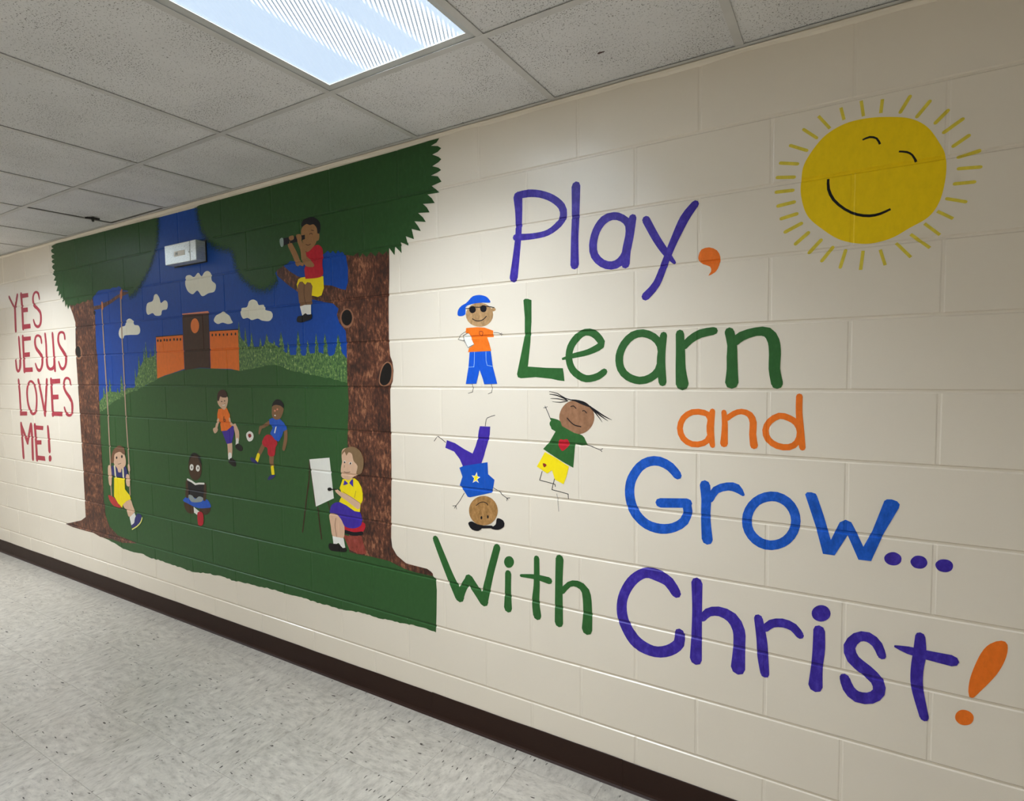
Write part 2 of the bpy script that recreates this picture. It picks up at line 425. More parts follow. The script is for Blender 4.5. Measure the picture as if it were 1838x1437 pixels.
# outlines of every painted shape, in millimetres on the wall (x along, z up)
MURAL = [
 ('painted_landscape', 'painted blue sky and green hill between the two painted trees', 'painting', 0, None, None, [
  ('sky','sky',None,None,[('P',[-3660,2423,-1859,2413,-1489,2422,-808,2419,-846,1412,-1731,1434,-2248,1433,-2706,1362,-3275,1210,-3306,1618,-3370,2148])]),
  ('lawn','lawn',None,None,[('P',[-3396,1229,-3236,1250,-3149,1284,-3044,1327,-2895,1370,-2770,1405,-2662,1425,-2527,1468,-2398,1492,-2244,1517,-2082,1526,-1972,1523,-1740,1512,-1660,1520,-1508,1539,-1395,1537,-1298,1506,-1157,1485,-1053,1478,-997,1462,-880,1437,-713,1413,-731,696,-706,662,-579,638,-473,624,-465,619,-451,606,-448,561,-452,458,-457,375,-468,377,-480,376,-495,377,-510,380,-525,380,-539,379,-554,378,-568,378,-580,380,-593,379,-606,374,-618,376,-631,375,-644,373,-658,370,-672,373,-686,370,-701,372,-715,371,-729,369,-743,370,-756,366,-770,365,-784,364,-798,366,-812,365,-826,366,-840,369,-854,366,-868,368,-882,366,-896,367,-910,368,-925,362,-939,364,-954,363,-971,360,-988,357,-1006,356,-1024,356,-1039,353,-1053,356,-1069,356,-1085,354,-1102,357,-1119,358,-1135,354,-1152,353,-1168,356,-1185,352,-1201,356,-1217,357,-1234,353,-1250,358,-1267,359,-1284,357,-1301,359,-1319,357,-1336,357,-1354,356,-1372,354,-1390,354,-1408,354,-1428,352,-1447,355,-1466,354,-1485,355,-1505,358,-1526,353,-1547,354,-1568,357,-1589,351,-1611,352,-1631,348,-1651,348,-1670,350,-1691,348,-1711,349,-1730,350,-1750,345,-1770,345,-1790,346,-1810,346,-1830,340,-1851,341,-1871,338,-1890,346,-1911,342,-1931,346,-1952,346,-1975,347,-1998,345,-2023,340,-2047,338,-2070,343,-2095,338,-2118,335,-2140,336,-2164,328,-2187,328,-2211,324,-2233,321,-2256,320,-2278,324,-2302,320,-2324,324,-2350,326,-2375,328,-2402,324,-2428,329,-2454,326,-2480,329,-2507,329,-2534,328,-2561,333,-2589,331,-2614,335,-2640,328,-2665,333,-2691,328,-2717,331,-2750,334,-2784,342,-2811,342,-2839,339,-2867,337,-2895,335,-2924,335,-2951,335,-2979,337,-3007,338,-3036,337,-3064,343,-3092,348,-3120,355,-3149,360,-3184,362,-3218,369,-3254,372,-3290,374,-3369,421])]),
  ('fir_row','fir',None,None,[('P',[-1727,1705,-1690,1672,-1653,1635,-1599,1630,-1529,1631,-1491,1657,-1440,1639,-1391,1614,-1328,1582,-1265,1581,-1222,1576,-1175,1585,-1106,1589,-1062,1569,-1027,1572,-991,1599,-953,1573,-933,1554,-937,1442,-954,1450,-971,1448,-997,1458,-1023,1459,-1053,1470,-1076,1467,-1111,1474,-1157,1481,-1180,1483,-1203,1488,-1231,1489,-1250,1497,-1298,1500,-1322,1506,-1347,1511,-1376,1523,-1396,1528,-1421,1532,-1446,1535,-1477,1534,-1508,1533,-1551,1525,-1584,1522,-1606,1518,-1661,1514,-1717,1507,-1740,1507]),('F',[-1717,1768,28,1591]),('F',[-1665,1735,24,1590]),('F',[-1615,1709,28,1588]),('F',[-1545,1677,26,1573]),('F',[-1494,1697,42,1572]),('F',[-1439,1662,40,1564]),('F',[-1384,1702,35,1563]),('F',[-1335,1648,24,1542]),('F',[-1259,1701,28,1554]),('F',[-1193,1653,24,1533]),('F',[-1133,1682,27,1532]),('F',[-1073,1680,31,1525]),('F',[-987,1670,47,1511])]),
  ('fir_row','fir',None,None,[('P',[-3250,1313,-3184,1350,-3139,1382,-3029,1383,-3000,1373,-2902,1394,-2881,1409,-2792,1410,-2774,1454,-2722,1527,-2682,1570,-2644,1598,-2591,1596,-2525,1614,-2526,1463,-2587,1448,-2659,1428,-2706,1412,-2770,1399,-2846,1379,-2944,1354,-3045,1322,-3150,1276,-3204,1254,-3257,1244]),('F',[-3094,1472,30,1326]),('F',[-2944,1497,34,1354]),('F',[-2771,1537,19,1395]),('F',[-2723,1614,35,1415]),('F',[-2660,1660,32,1435]),('F',[-2635,1697,30,1454]),('F',[-2586,1653,34,1454]),('F',[-2536,1689,24,1473]),('F',[-3176,1418,32,1284]),('F',[-2997,1409,32,1338])]),
 ]),
 ('painted_building', 'painted orange and dark brown school building on the hill top', 'painting', 5, None, None, [
  ('wing','orange_b',None,None,[('P',[-2515,1719,-2234,1718,-2235,1523,-2375,1497,-2437,1487,-2524,1468])]),
  ('wing','orange_b',None,None,[('P',[-1976,1728,-1724,1724,-1726,1508,-1800,1518,-1980,1523])]),
  ('tower','darkbrown',None,'dark brown tower',[('P',[-2231,1836,-1977,1832,-1983,1525,-2081,1528,-2230,1516])]),
  ('roof_line','black',None,None,[('L',[-2518,1720,4.9,-2234,1721,4.7]),('L',[-1976,1729,4.5,-1719,1728,4.3])]),
  ('tower_cap','salmon',None,None,[('P',[-2233,1841,-1979,1841,-1974,1829,-2231,1835])]),
  ('round_window','orange_w',None,None,[('S',[-2070,1764,-2077,1743,-2093,1729,-2114,1724,-2133,1730,-2147,1747,-2151,1768,-2144,1789,-2128,1803,-2107,1808,-2088,1801,-2074,1785])]),
  ('window_dots','black',None,None,[('S',[-2488,1696,-2491,1691,-2497,1688,-2503,1691,-2505,1697,-2502,1703,-2496,1705,-2490,1702]),('S',[-2456,1695,-2459,1689,-2465,1687,-2471,1690,-2472,1696,-2470,1701,-2464,1704,-2458,1701]),('S',[-2419,1697,-2421,1692,-2427,1689,-2433,1692,-2435,1698,-2432,1704,-2426,1706,-2420,1703]),('S',[-2390,1695,-2393,1689,-2399,1687,-2404,1690,-2406,1696,-2403,1702,-2397,1704,-2392,1701]),('S',[-2356,1696,-2359,1690,-2365,1688,-2370,1690,-2372,1696,-2369,1702,-2363,1704,-2358,1702]),('S',[-2316,1697,-2319,1691,-2325,1689,-2330,1692,-2332,1697,-2329,1703,-2324,1705,-2318,1703]),('S',[-2283,1695,-2286,1690,-2292,1687,-2297,1690,-2299,1696,-2296,1701,-2290,1704,-2285,1701]),('S',[-2251,1695,-2253,1689,-2259,1687,-2264,1689,-2266,1695,-2263,1701,-2258,1703,-2253,1700]),('S',[-1944,1707,-1946,1701,-1951,1699,-1956,1702,-1958,1707,-1955,1713,-1950,1715,-1945,1712]),('S',[-1911,1707,-1913,1702,-1918,1699,-1923,1702,-1925,1707,-1922,1713,-1917,1715,-1913,1712]),('S',[-1878,1705,-1881,1700,-1886,1698,-1890,1701,-1892,1706,-1889,1711,-1884,1713,-1880,1711]),('S',[-1843,1705,-1845,1699,-1850,1697,-1855,1700,-1857,1705,-1854,1710,-1849,1712,-1845,1710]),('S',[-1811,1704,-1813,1699,-1818,1697,-1822,1699,-1824,1705,-1821,1710,-1817,1712,-1812,1709]),('S',[-1774,1704,-1776,1699,-1781,1697,-1786,1699,-1787,1704,-1785,1710,-1780,1712,-1776,1709]),('S',[-1740,1704,-1742,1699,-1747,1697,-1752,1699,-1753,1704,-1751,1710,-1746,1712,-1742,1709])]),
 ]),
 ('painted_cloud', 'wide painted white cloud just below the metal wall box', 'painting', 5, 'painted clouds in the blue sky', None, [
  ('cloud','cloud',None,None,[('S',[-2186,2019,-2177,2049,-2137,2053,-2099,2038,-2058,2058,-2028,2035,-2001,2054,-1969,2059,-1940,2041,-1936,2004,-1901,1979,-1916,1943,-1972,1937,-2030,1926,-2072,1960,-2119,1944,-2163,1963,-2185,1996])]),
 ]),
 ('painted_cloud', 'painted white cloud with a tall middle puff, upper left of the orange building', 'painting', 5, 'painted clouds in the blue sky', None, [
  ('cloud','cloud',None,None,[('S',[-2609,1885,-2593,1925,-2532,1937,-2514,1968,-2484,1973,-2457,1947,-2445,1918,-2401,1931,-2374,1913,-2384,1878,-2435,1873,-2451,1846,-2510,1847,-2539,1864,-2592,1857])]),
 ]),
 ('painted_cloud', 'smallest painted white cloud, just right of the brown tower', 'painting', 5, 'painted clouds in the blue sky', None, [
  ('cloud','cloud',None,None,[('S',[-1933,1785,-1913,1810,-1882,1819,-1851,1830,-1822,1818,-1793,1803,-1777,1780,-1767,1765,-1808,1760,-1855,1770,-1898,1765])]),
 ]),
 ('painted_cloud', 'flat-bottomed painted white cloud above the fir trees, below the boy in the tree', 'painting', 5, 'painted clouds in the blue sky', None, [
  ('cloud','cloud',None,None,[('S',[-1697,1812,-1687,1836,-1642,1840,-1624,1867,-1590,1875,-1558,1862,-1548,1844,-1506,1841,-1496,1816,-1450,1803,-1441,1779,-1468,1758,-1526,1763,-1558,1775,-1607,1770,-1640,1783,-1679,1782])]),
 ]),
 ('painted_cloud', 'painted white cloud crossed by the right rope of the swing', 'painting', 5, 'painted clouds in the blue sky', None, [
  ('cloud','cloud',None,None,[('S',[-2944,1770,-2917,1798,-2864,1805,-2847,1834,-2808,1847,-2768,1832,-2753,1805,-2704,1797,-2688,1768,-2713,1743,-2814,1744,-2879,1742,-2891,1726,-2924,1727,-2944,1745])]),
 ]),
 ('painted_tree', 'painted tree on the left with a swing branch and round green crown', 'painting', 6, None, ('leaf', [-2465, 2418, -2473, 2326, -2505, 2248, -2555, 2176, -2611, 2121, -2669, 2075, -2726, 2033, -2806, 2013], 3.2), [
  ('trunk','bark',None,None,[('P',[-3596,1995,-3546,1917,-3518,1860,-3532,1715,-3536,1614,-3532,1468,-3529,1204,-3524,820,-3528,489,-3598,456,-3843,398,-3727,389,-3524,388,-3428,390,-3335,375,-3169,380,-3039,377,-2863,399,-2979,412,-3092,419,-3195,465,-3242,534,-3256,655,-3252,861,-3253,1029,-3247,1260,-3235,1580,-3248,1692,-3238,1892,-3248,1939,-3261,2027,-3461,2042])]),
  ('branch','bark',None,None,[('P',[-3267,1953,-3162,1956,-3121,1965,-3029,1979,-2959,1998,-2905,2009,-2889,2022,-2806,2013,-2798,2003,-2854,1995,-2932,1982,-3002,1962,-3083,1943,-3124,1933,-3269,1927])]),
  ('knot','black',None,None,[('S',[-3254,1923,-3229,1917,-3236,1897,-3254,1900])]),
  ('knot_rim','rim',None,None,[('S',[-3446,1653,-3451,1628,-3467,1610,-3492,1603,-3517,1609,-3536,1627,-3544,1651,-3539,1676,-3522,1694,-3498,1701,-3473,1695,-3454,1677])]),
  ('knot','black',None,None,[('S',[-3464,1657,-3467,1637,-3480,1621,-3497,1616,-3516,1621,-3530,1636,-3536,1656,-3533,1677,-3520,1692,-3503,1698,-3484,1692,-3470,1678])]),
  ('crown','leaf',9,None,[('P',[-3565,1978,-3581,1990,-3614,1957,-3626,1996,-3650,1976,-3655,2025,-3689,2009,-3684,2049,-3715,2038,-3705,2073,-3746,2059,-3732,2094,-3774,2095,-3745,2131,-3793,2136,-3764,2168,-3806,2174,-3773,2199,-3801,2213,-3818,2222,-3804,2235,-3779,2246,-3807,2257,-3820,2272,-3804,2283,-3773,2289,-3808,2299,-3821,2311,-3805,2320,-3775,2322,-3810,2332,-3820,2347,-3807,2356,-3770,2357,-3811,2373,-3821,2388,-3808,2397,-3777,2399,-3806,2408,-3808,2419,-3737,2427,-3235,2422,-2840,2421,-2473,2418,-2473,2326,-2505,2248,-2555,2176,-2611,2121,-2669,2075,-2726,2033,-2806,2016,-2823,2024,-2870,2028,-2892,2047,-2914,2058,-2944,2051,-2992,2056,-3022,2048,-3081,2052,-3173,2051,-3216,2034,-3238,2020,-3260,2009,-3294,1993,-3325,2003,-3359,1988,-3390,1995,-3447,1981,-3479,1991,-3515,1972,-3536,1982])]),
 ]),
 ('painted_tree', 'painted tree on the right with a thick brown trunk and leafy spiked crown', 'painting', 6, None, ('leaf', [-1404, 1982, -1478, 1953, -1552, 1960, -1626, 2003, -1679, 2051, -1703, 2117, -1740, 2170, -1844, 2198, -1926, 2237, -1982, 2311, -2009, 2381, -2012, 2422], 3.2), [
  ('trunk','bark',None,None,[('P',[-931,2071,-923,2029,-911,1964,-914,1904,-929,1869,-957,1875,-1020,1897,-1066,1903,-1187,1944,-1248,1961,-1304,1991,-1335,2013,-1351,2025,-1398,2003,-1395,1978,-1320,1927,-1251,1887,-1154,1844,-1070,1824,-1012,1813,-978,1787,-991,1760,-975,1721,-937,1683,-933,1629,-935,1533,-936,1452,-931,1359,-945,1203,-947,1153,-951,887,-957,647,-910,644,-817,647,-706,644,-658,632,-613,623,-561,619,-466,619,-467,630,-476,637,-497,646,-560,648,-612,650,-664,677,-690,710,-695,752,-683,1067,-681,1191,-680,1364,-678,1425,-663,1452,-657,1498,-662,1535,-674,1562,-679,1629,-675,1801,-668,1896,-664,2038])]),
  ('knot_rim','rim',None,None,[('S',[-884,1738,-891,1716,-907,1701,-929,1696,-950,1703,-966,1720,-971,1743,-964,1765,-947,1780,-925,1785,-904,1778,-889,1760]),('S',[-688,1538,-668,1527,-659,1498,-665,1461,-683,1437,-718,1428,-740,1440,-743,1461,-732,1498,-713,1527])]),
  ('knot','black',None,None,[('S',[-894,1741,-899,1723,-912,1711,-928,1707,-945,1713,-957,1727,-961,1745,-955,1763,-942,1775,-926,1779,-909,1773,-898,1759]),('S',[-690,1533,-673,1522,-668,1498,-675,1461,-691,1441,-716,1433,-734,1443,-737,1461,-726,1498,-709,1523])]),
  ('crown','leaf',9,None,[('P',[-446,2429,-388,2428,-402,2414,-430,2407,-396,2399,-379,2387,-397,2376,-424,2371,-394,2356,-380,2344,-394,2335,-425,2325,-395,2313,-382,2302,-402,2295,-433,2289,-399,2280,-381,2256,-403,2252,-430,2247,-392,2215,-453,2217,-432,2199,-417,2177,-477,2183,-457,2165,-444,2144,-503,2150,-479,2129,-464,2108,-523,2119,-505,2097,-491,2075,-539,2090,-528,2046,-571,2064,-559,2023,-599,2043,-596,1996,-631,2029,-635,1992,-665,2027,-672,1993,-677,2016,-701,2001,-724,2018,-744,1999,-771,2022,-796,2002,-820,2022,-837,2003,-848,2031,-874,2016,-920,2026,-934,2028,-942,2043,-956,2039,-970,2053,-985,2038,-1004,2055,-1019,2044,-1036,2059,-1060,2047,-1108,2042,-1163,2032,-1195,2014,-1219,2021,-1251,2031,-1295,2040,-1325,2028,-1355,2018,-1389,2008,-1406,1995,-1424,1972,-1414,1976,-1478,1955,-1552,1962,-1626,2003,-1679,2051,-1703,2117,-1740,2170,-1844,2198,-1926,2237,-1982,2311,-2009,2381,-2012,2422,-1489,2422,-1126,2424,-841,2425,-648,2425,-457,2428])]),
 ]),
 ('painted_swing', 'painted rope swing with a red seat hanging from the left tree branch', 'painting', 12, None, None, [
  ('rope','rope',None,None,[('B',[-3143,1924,13.8,-3141,1725,13.9,-3140,1634,13.9,-3137,1403,13.9,-3135,1248,13.9,-3137,1077,14.0,-3140,883,14.0,-3148,765,14.0,-3147,680,14.1])]),
  ('rope','rope',None,None,[('B',[-2899,1977,12.9,-2906,1752,13.0,-2906,1504,13.0,-2908,1255,13.1,-2905,1089,13.1,-2902,994,13.1,-2903,879,13.1,-2908,714,13.1])]),
  ('rope_knot','tie',None,None,[('B',[-3136,1967,22,-3134,1931,22]),('B',[-2887,2025,26,-2893,1984,26])]),
  ('seat','redseat',None,None,[('S',[-3189,680,-3143,680,-3090,662,-3039,635,-3032,614,-3077,609,-3131,619,-3170,643])]),
 ]),
 ('painted_person', 'painted child in yellow overalls sitting on the rope swing', 'painted figure', 17, None, None, [
  ('legs','skin',None,None,[('S',[-3002,648,-2955,677,-2903,682,-2881,648,-2863,609,-2932,566,-2962,606,-2996,626])]),
  ('sock','white',None,None,[('P',[-2927,564,-2864,602,-2845,575,-2876,520,-2911,515])]),
  ('shoe','navy',None,None,[('S',[-2911,511,-2874,534,-2863,563,-2826,600,-2785,596,-2778,574,-2815,537,-2895,497])]),
  ('shoe_sole','paleyellow',None,None,[('B',[-2905,486,7.7,-2842,515,8.0,-2793,549,9.3,-2774,579,10.9])]),
  ('shirt','navy',None,None,[('S',[-3136,874,-3085,893,-2959,902,-2924,864,-2933,822,-2985,817,-3101,821,-3135,841])]),
  ('overalls','yellow',None,None,[('P',[-3097,811,-2964,814,-2966,745,-2909,709,-2898,687,-2956,667,-3003,639,-3014,616,-3065,641,-3111,683])]),
  ('straps','cream',None,None,[('B',[-3083,888,18.3,-3079,816,18.3]),('B',[-2978,892,17.7,-2978,820,17.7])]),
  ('arms','skin',None,None,[('B',[-3151,871,42,-3151,821,48,-3152,767,37]),('B',[-2923,827,48,-2923,791,52]),('B',[-2903,904,26,-2901,879,26])]),
  ('head','skin',None,None,[('S',[-3081,972,-3021,990,-2960,985,-2937,950,-2941,908,-2979,882,-2997,876,-3004,855,-3039,852,-3046,872,-3067,889,-3092,911])]),
  ('hair','hairbrown',None,None,[('S',[-3120,941,-3093,990,-3044,1021,-2999,1031,-2957,1017,-2938,986,-2957,974,-3003,989,-3049,979,-3077,963,-3091,915,-3124,908])]),
  ('face','black',None,None,[('S',[-3040,948,-3042,944,-3046,940,-3051,938,-3056,939,-3059,942,-3060,947,-3058,951,-3054,955,-3049,956,-3044,955,-3041,952]),('S',[-2972,960,-2974,955,-2978,951,-2984,949,-2989,950,-2992,954,-2993,959,-2991,964,-2987,968,-2981,970,-2976,969,-2973,965]),('B',[-3038,905,2.8,-3011,910,2.8,-2997,915,3.0])]),
 ]),
 ('painted_person', 'painted child in glasses sitting on the grass reading a black book', 'painted figure', 8, None, None, [
  ('legs','skindark2',None,None,[('S',[-2300,729,-2258,737,-2204,717,-2207,678,-2263,675,-2293,700]),('S',[-2143,714,-2045,736,-2047,707,-2085,684,-2126,686])]),
  ('skirt','bluecloth',None,None,[('S',[-2309,743,-2268,771,-2237,776,-2102,773,-2060,772,-2033,737,-2082,724,-2149,715,-2210,720,-2259,730])]),
  ('arms','skindark2',None,None,[('B',[-2255,856,35,-2258,819,34,-2265,777,34]),('B',[-2084,857,30,-2087,818,30,-2093,777,29])]),
  ('head','skindark2',None,None,[('S',[-2235,961,-2219,998,-2186,1026,-2144,1025,-2115,999,-2106,963,-2116,912,-2148,884,-2179,876,-2215,889,-2234,924])]),
  ('hair','black',None,None,[('S',[-2235,968,-2218,1013,-2179,1037,-2131,1028,-2110,995,-2104,971,-2128,994,-2144,1018,-2180,1021,-2213,1002])]),
  ('glasses','white',None,None,[('S',[-2185,952,-2188,942,-2196,934,-2206,931,-2216,933,-2223,939,-2224,949,-2221,958,-2213,966,-2203,969,-2193,967,-2186,961]),('S',[-2124,951,-2127,941,-2135,933,-2145,930,-2154,932,-2161,938,-2163,948,-2159,958,-2152,966,-2142,969,-2132,967,-2126,961])]),
  ('eyes','skindark2',None,None,[('S',[-2198,950,-2199,946,-2201,943,-2204,942,-2206,943,-2208,945,-2208,949,-2207,953,-2205,956,-2203,957,-2200,956,-2199,954]),('S',[-2137,951,-2138,947,-2140,944,-2142,943,-2145,944,-2146,946,-2147,950,-2146,954,-2144,957,-2141,958,-2139,957,-2137,954])]),
  ('book','inkblack',None,None,[('P',[-2251,867,-2175,849,-2090,861,-2101,784,-2175,770,-2248,781])]),
  ('pages','white',None,None,[('L',[-2251,875,12.2,-2211,867,12.7,-2174,854,13.2]),('L',[-2174,854,10.8,-2138,861,10.8,-2089,865,10.8])]),
  ('lap','grey',None,None,[('S',[-2247,783,-2211,783,-2182,766,-2143,785,-2104,780,-2115,760,-2164,748,-2220,745,-2247,764])]),
  ('sock','white',None,None,[('P',[-2201,718,-2144,695,-2170,674,-2200,683])]),
  ('shoe','red',None,None,[('S',[-2163,689,-2126,696,-2109,678,-2113,630,-2138,612,-2162,612,-2168,656])]),
 ]),
 ('painted_person', 'painted boy in an orange number 6 shirt and purple shorts kicking', 'painted figure', 8, None, None, [
  ('legs','skin',None,None,[('B',[-1836,1112,44,-1835,1078,41,-1838,1043,36]),('B',[-1787,1209,29,-1768,1177,36,-1768,1135,30])]),
  ('socks','white',None,None,[('B',[-1838,1047,31,-1839,1020,31]),('B',[-1768,1135,23,-1773,1101,23])]),
  ('shoe','black',None,None,[('S',[-1855,1015,-1823,1034,-1805,1022,-1788,1008,-1789,989,-1814,987,-1850,1003])]),
  ('shoe','black',None,None,[('S',[-1785,1104,-1760,1115,-1728,1100,-1726,1081,-1747,1074,-1783,1089])]),
  ('shorts','purple',None,None,[('P',[-1901,1175,-1802,1210,-1793,1206,-1793,1168,-1818,1115,-1861,1107])]),
  ('shirt','orange',None,None,[('P',[-1924,1298,-1848,1306,-1823,1270,-1826,1220,-1805,1210,-1856,1181,-1907,1176,-1913,1221,-1937,1243,-1935,1271])]),
  ('arms','skin',None,None,[('B',[-1929,1238,17.6,-1943,1208,21,-1954,1184,17.6]),('S',[-1980,1187,-1950,1196,-1935,1185,-1946,1169,-1966,1160,-1978,1171]),('B',[-1827,1247,14.7,-1820,1221,13.5,-1802,1214,10.6])]),
  ('head','skin',None,None,[('S',[-1930,1345,-1909,1368,-1844,1371,-1834,1350,-1847,1315,-1870,1296,-1901,1307,-1922,1322])]),
  ('hair','hairdark',None,None,[('S',[-1930,1345,-1924,1383,-1898,1403,-1860,1403,-1840,1384,-1844,1365,-1882,1363,-1903,1368,-1914,1345])]),
  ('face','hairdark',None,None,[('S',[-1884,1340,-1886,1338,-1891,1338,-1895,1338,-1897,1340,-1895,1342,-1890,1343,-1886,1342]),('S',[-1858,1344,-1860,1342,-1864,1341,-1869,1342,-1870,1344,-1868,1346,-1864,1347,-1860,1346]),('B',[-1862,1332,3.3,-1865,1327,3.3])]),
  ('teeth','white',None,None,[('B',[-1886,1320,3.5,-1875,1319,3.5,-1862,1323,3.5])]),
  ('shirt_number','black',None,None,[('C',[-1864,1237,5.0,-1865,1233,4.3,-1869,1230,3.2,-1873,1230,3.5,-1877,1233,4.7,-1878,1237,5.0,-1876,1241,4.3,-1872,1244,3.2,-1868,1244,3.4,-1865,1242,4.7]),('B',[-1875,1259,4.9,-1877,1249,5.0,-1878,1238,5.0])]),
 ]),
 ('painted_person', 'painted boy in a blue number 1 shirt and red shorts kicking', 'painted figure', 8, None, None, [
  ('legs','skinmid',None,None,[('B',[-1554,1114,28,-1578,1083,27,-1596,1063,23]),('B',[-1490,1063,38,-1492,1034,33,-1488,1005,27])]),
  ('socks','yellow',None,None,[('B',[-1595,1063,24,-1611,1032,24]),('B',[-1487,1005,24,-1483,973,24])]),
  ('shoe','navy',None,None,[('S',[-1664,1044,-1637,1045,-1601,1022,-1616,1015,-1650,1022])]),
  ('shoe','navy',None,None,[('S',[-1527,943,-1507,963,-1465,969,-1485,951,-1519,938])]),
  ('shorts','red',None,None,[('S',[-1561,1135,-1528,1172,-1484,1172,-1440,1139,-1455,1113,-1465,1072,-1495,1063,-1517,1072,-1521,1105,-1548,1114])]),
  ('arms','skinmid',None,None,[('B',[-1499,1239,19.3,-1536,1221,19.1,-1568,1210,15.8]),('B',[-1568,1210,22,-1581,1179,13.7]),('B',[-1373,1203,26,-1375,1160,26,-1393,1109,22])]),
  ('shirt','bluecloth',None,None,[('P',[-1498,1255,-1473,1263,-1414,1261,-1383,1241,-1361,1210,-1391,1198,-1403,1173,-1431,1144,-1458,1152,-1494,1183,-1471,1213,-1494,1230])]),
  ('head','skinmid',None,None,[('S',[-1467,1328,-1442,1332,-1400,1326,-1382,1312,-1392,1287,-1414,1261,-1452,1257,-1473,1274,-1474,1299])]),
  ('hair','inkblack',None,None,[('S',[-1473,1320,-1463,1342,-1436,1359,-1404,1356,-1383,1340,-1382,1316,-1400,1326,-1432,1332,-1459,1328])]),
  ('eyes','salmon',None,None,[('S',[-1443,1302,-1445,1298,-1450,1296,-1454,1298,-1456,1301,-1454,1305,-1449,1306,-1445,1305]),('S',[-1424,1309,-1426,1306,-1430,1304,-1435,1305,-1437,1309,-1435,1312,-1430,1314,-1425,1313])]),
  ('teeth','white',None,None,[('B',[-1455,1278,6.5,-1444,1277,6.5])]),
  ('shirt_number','white',None,None,[('B',[-1446,1217,8.1,-1457,1189,8.1])]),
 ]),
 ('painted_ball', 'painted white and dark red football between the two kicking boys', 'painted ball', 8, None, None, [
  ('ball','white',None,None,[('S',[-1688,1173,-1661,1187,-1635,1178,-1629,1158,-1643,1138,-1673,1132,-1689,1153])]),
  ('patch','darkred',None,None,[('S',[-1673,1170,-1653,1173,-1647,1160,-1663,1151,-1673,1159])]),
 ]),
 ('painted_easel', 'painted easel with a blank white board in front of the seated child', 'painted easel', 8, None, None, [
  ('legs','darkbrown',None,None,[('L',[-1206,1066,7.8,-1213,981,7.7,-1244,841,7.7,-1275,695,7.8]),('L',[-1205,1066,6.7,-1175,841,6.7]),('L',[-1160,838,7.9,-1149,746,7.9,-1139,680,7.9]),('L',[-1088,871,6.5,-1075,831,6.5])]),
  ('board','white',None,None,[('P',[-1207,1069,-1068,1087,-1047,893,-1172,838])]),
 ]),
 ('painted_stool', 'painted red and black stool under the seated child at the easel', 'painted stool', 12, None, None, [
  ('support','redbrown',None,None,[('P',[-994,726,-961,723,-874,735,-864,704,-845,655,-899,647,-953,658,-973,692])]),
  ('cushion','red',None,None,[('S',[-981,769,-860,801,-859,761,-922,745,-985,744])]),
  ('rim','inkblack',None,None,[('B',[-977,741,17.9,-922,738,17.1,-870,749,16.5])]),
 ]),
 ('painted_person', 'painted child in a yellow shirt and bow tie painting at the easel', 'painted figure', 16, None, None, [
  ('legs','skin',None,None,[('S',[-1079,814,-1036,815,-1000,799,-982,765,-989,710,-1029,702,-1063,708,-1073,757])]),
  ('leg_line','hairbrown',None,None,[('B',[-1036,799,2.8,-1044,761,2.9,-1035,708,2.9])]),
  ('socks','white',None,None,[('P',[-1063,708,-1029,707,-989,708,-980,664,-1000,658,-1024,680,-1057,663])]),
  ('shoes','black',None,None,[('S',[-1092,649,-1088,667,-1059,671,-1019,673,-997,660,-975,663,-975,645,-1038,637,-1078,635])]),
  ('shorts','purple',None,None,[('S',[-1075,827,-1062,858,-1022,877,-966,873,-880,847,-871,792,-916,766,-976,766,-1003,799,-1041,819,-1073,817])]),
  ('shirt','yellow',None,None,[('P',[-983,991,-906,1002,-883,990,-865,964,-858,937,-859,905,-873,883,-879,847,-912,847,-966,869,-1010,880,-1004,893,-987,915,-1005,946])]),
  ('arm','skin',None,None,[('B',[-892,877,37,-943,900,33,-998,918,22,-1026,932,17.3])]),
  ('arm_line','hairbrown',None,None,[('B',[-868,886,1.8,-910,903,1.8,-986,932,1.8]),('B',[-910,911,2.1,-900,944,2.1])]),
  ('brush','black',None,None,[('L',[-1076,934,4.5,-1022,938,4.5]),('S',[-1057,936,-1059,931,-1065,928,-1072,926,-1079,926,-1085,929,-1086,933,-1084,938,-1079,941,-1071,943,-1064,943,-1059,940])]),
  ('head','skin',None,None,[('S',[-985,1094,-978,1131,-933,1142,-870,1122,-850,1080,-862,1032,-906,1012,-939,992,-972,994,-991,1004,-992,1041,-983,1074])]),
  ('hair','hairbrown2',None,None,[('S',[-981,1119,-955,1140,-911,1149,-869,1134,-847,1096,-851,1052,-873,1023,-894,1025,-885,1061,-909,1084,-918,1115,-940,1121,-954,1104,-964,1124,-981,1107])]),
  ('eye_whites','white',None,None,[('S',[-959,1075,-960,1072,-963,1069,-966,1068,-970,1069,-973,1071,-973,1074,-972,1077,-970,1079,-966,1080,-962,1080,-960,1078]),('S',[-920,1072,-921,1069,-925,1066,-930,1065,-935,1066,-938,1067,-939,1070,-938,1073,-934,1075,-929,1076,-924,1076,-921,1074])]),
  ('face','hairdark',None,None,[('S',[-961,1073,-963,1070,-966,1068,-970,1069,-971,1073,-970,1076,-966,1077,-963,1076]),('S',[-924,1070,-926,1067,-929,1065,-933,1066,-934,1070,-932,1073,-929,1075,-925,1074]),('B',[-974,1028,2.6,-954,1025,2.4,-932,1030,2.4]),('B',[-968,1059,2.2,-970,1047,2.2])]),
  ('bow_tie','purple',None,None,[('P',[-980,963,-970,988,-955,979,-948,974,-962,967]),('P',[-940,977,-928,992,-915,999,-916,961])]),
 ]),
 ('painted_person', 'painted boy in a red shirt sitting on the tree branch with a spyglass', 'painted figure', 12, None, None, [
  ('legs','skinmid',None,None,[('S',[-1243,1925,-1224,1934,-1199,1921,-1174,1927,-1150,1913,-1149,1879,-1158,1816,-1198,1815,-1236,1815,-1248,1891])]),
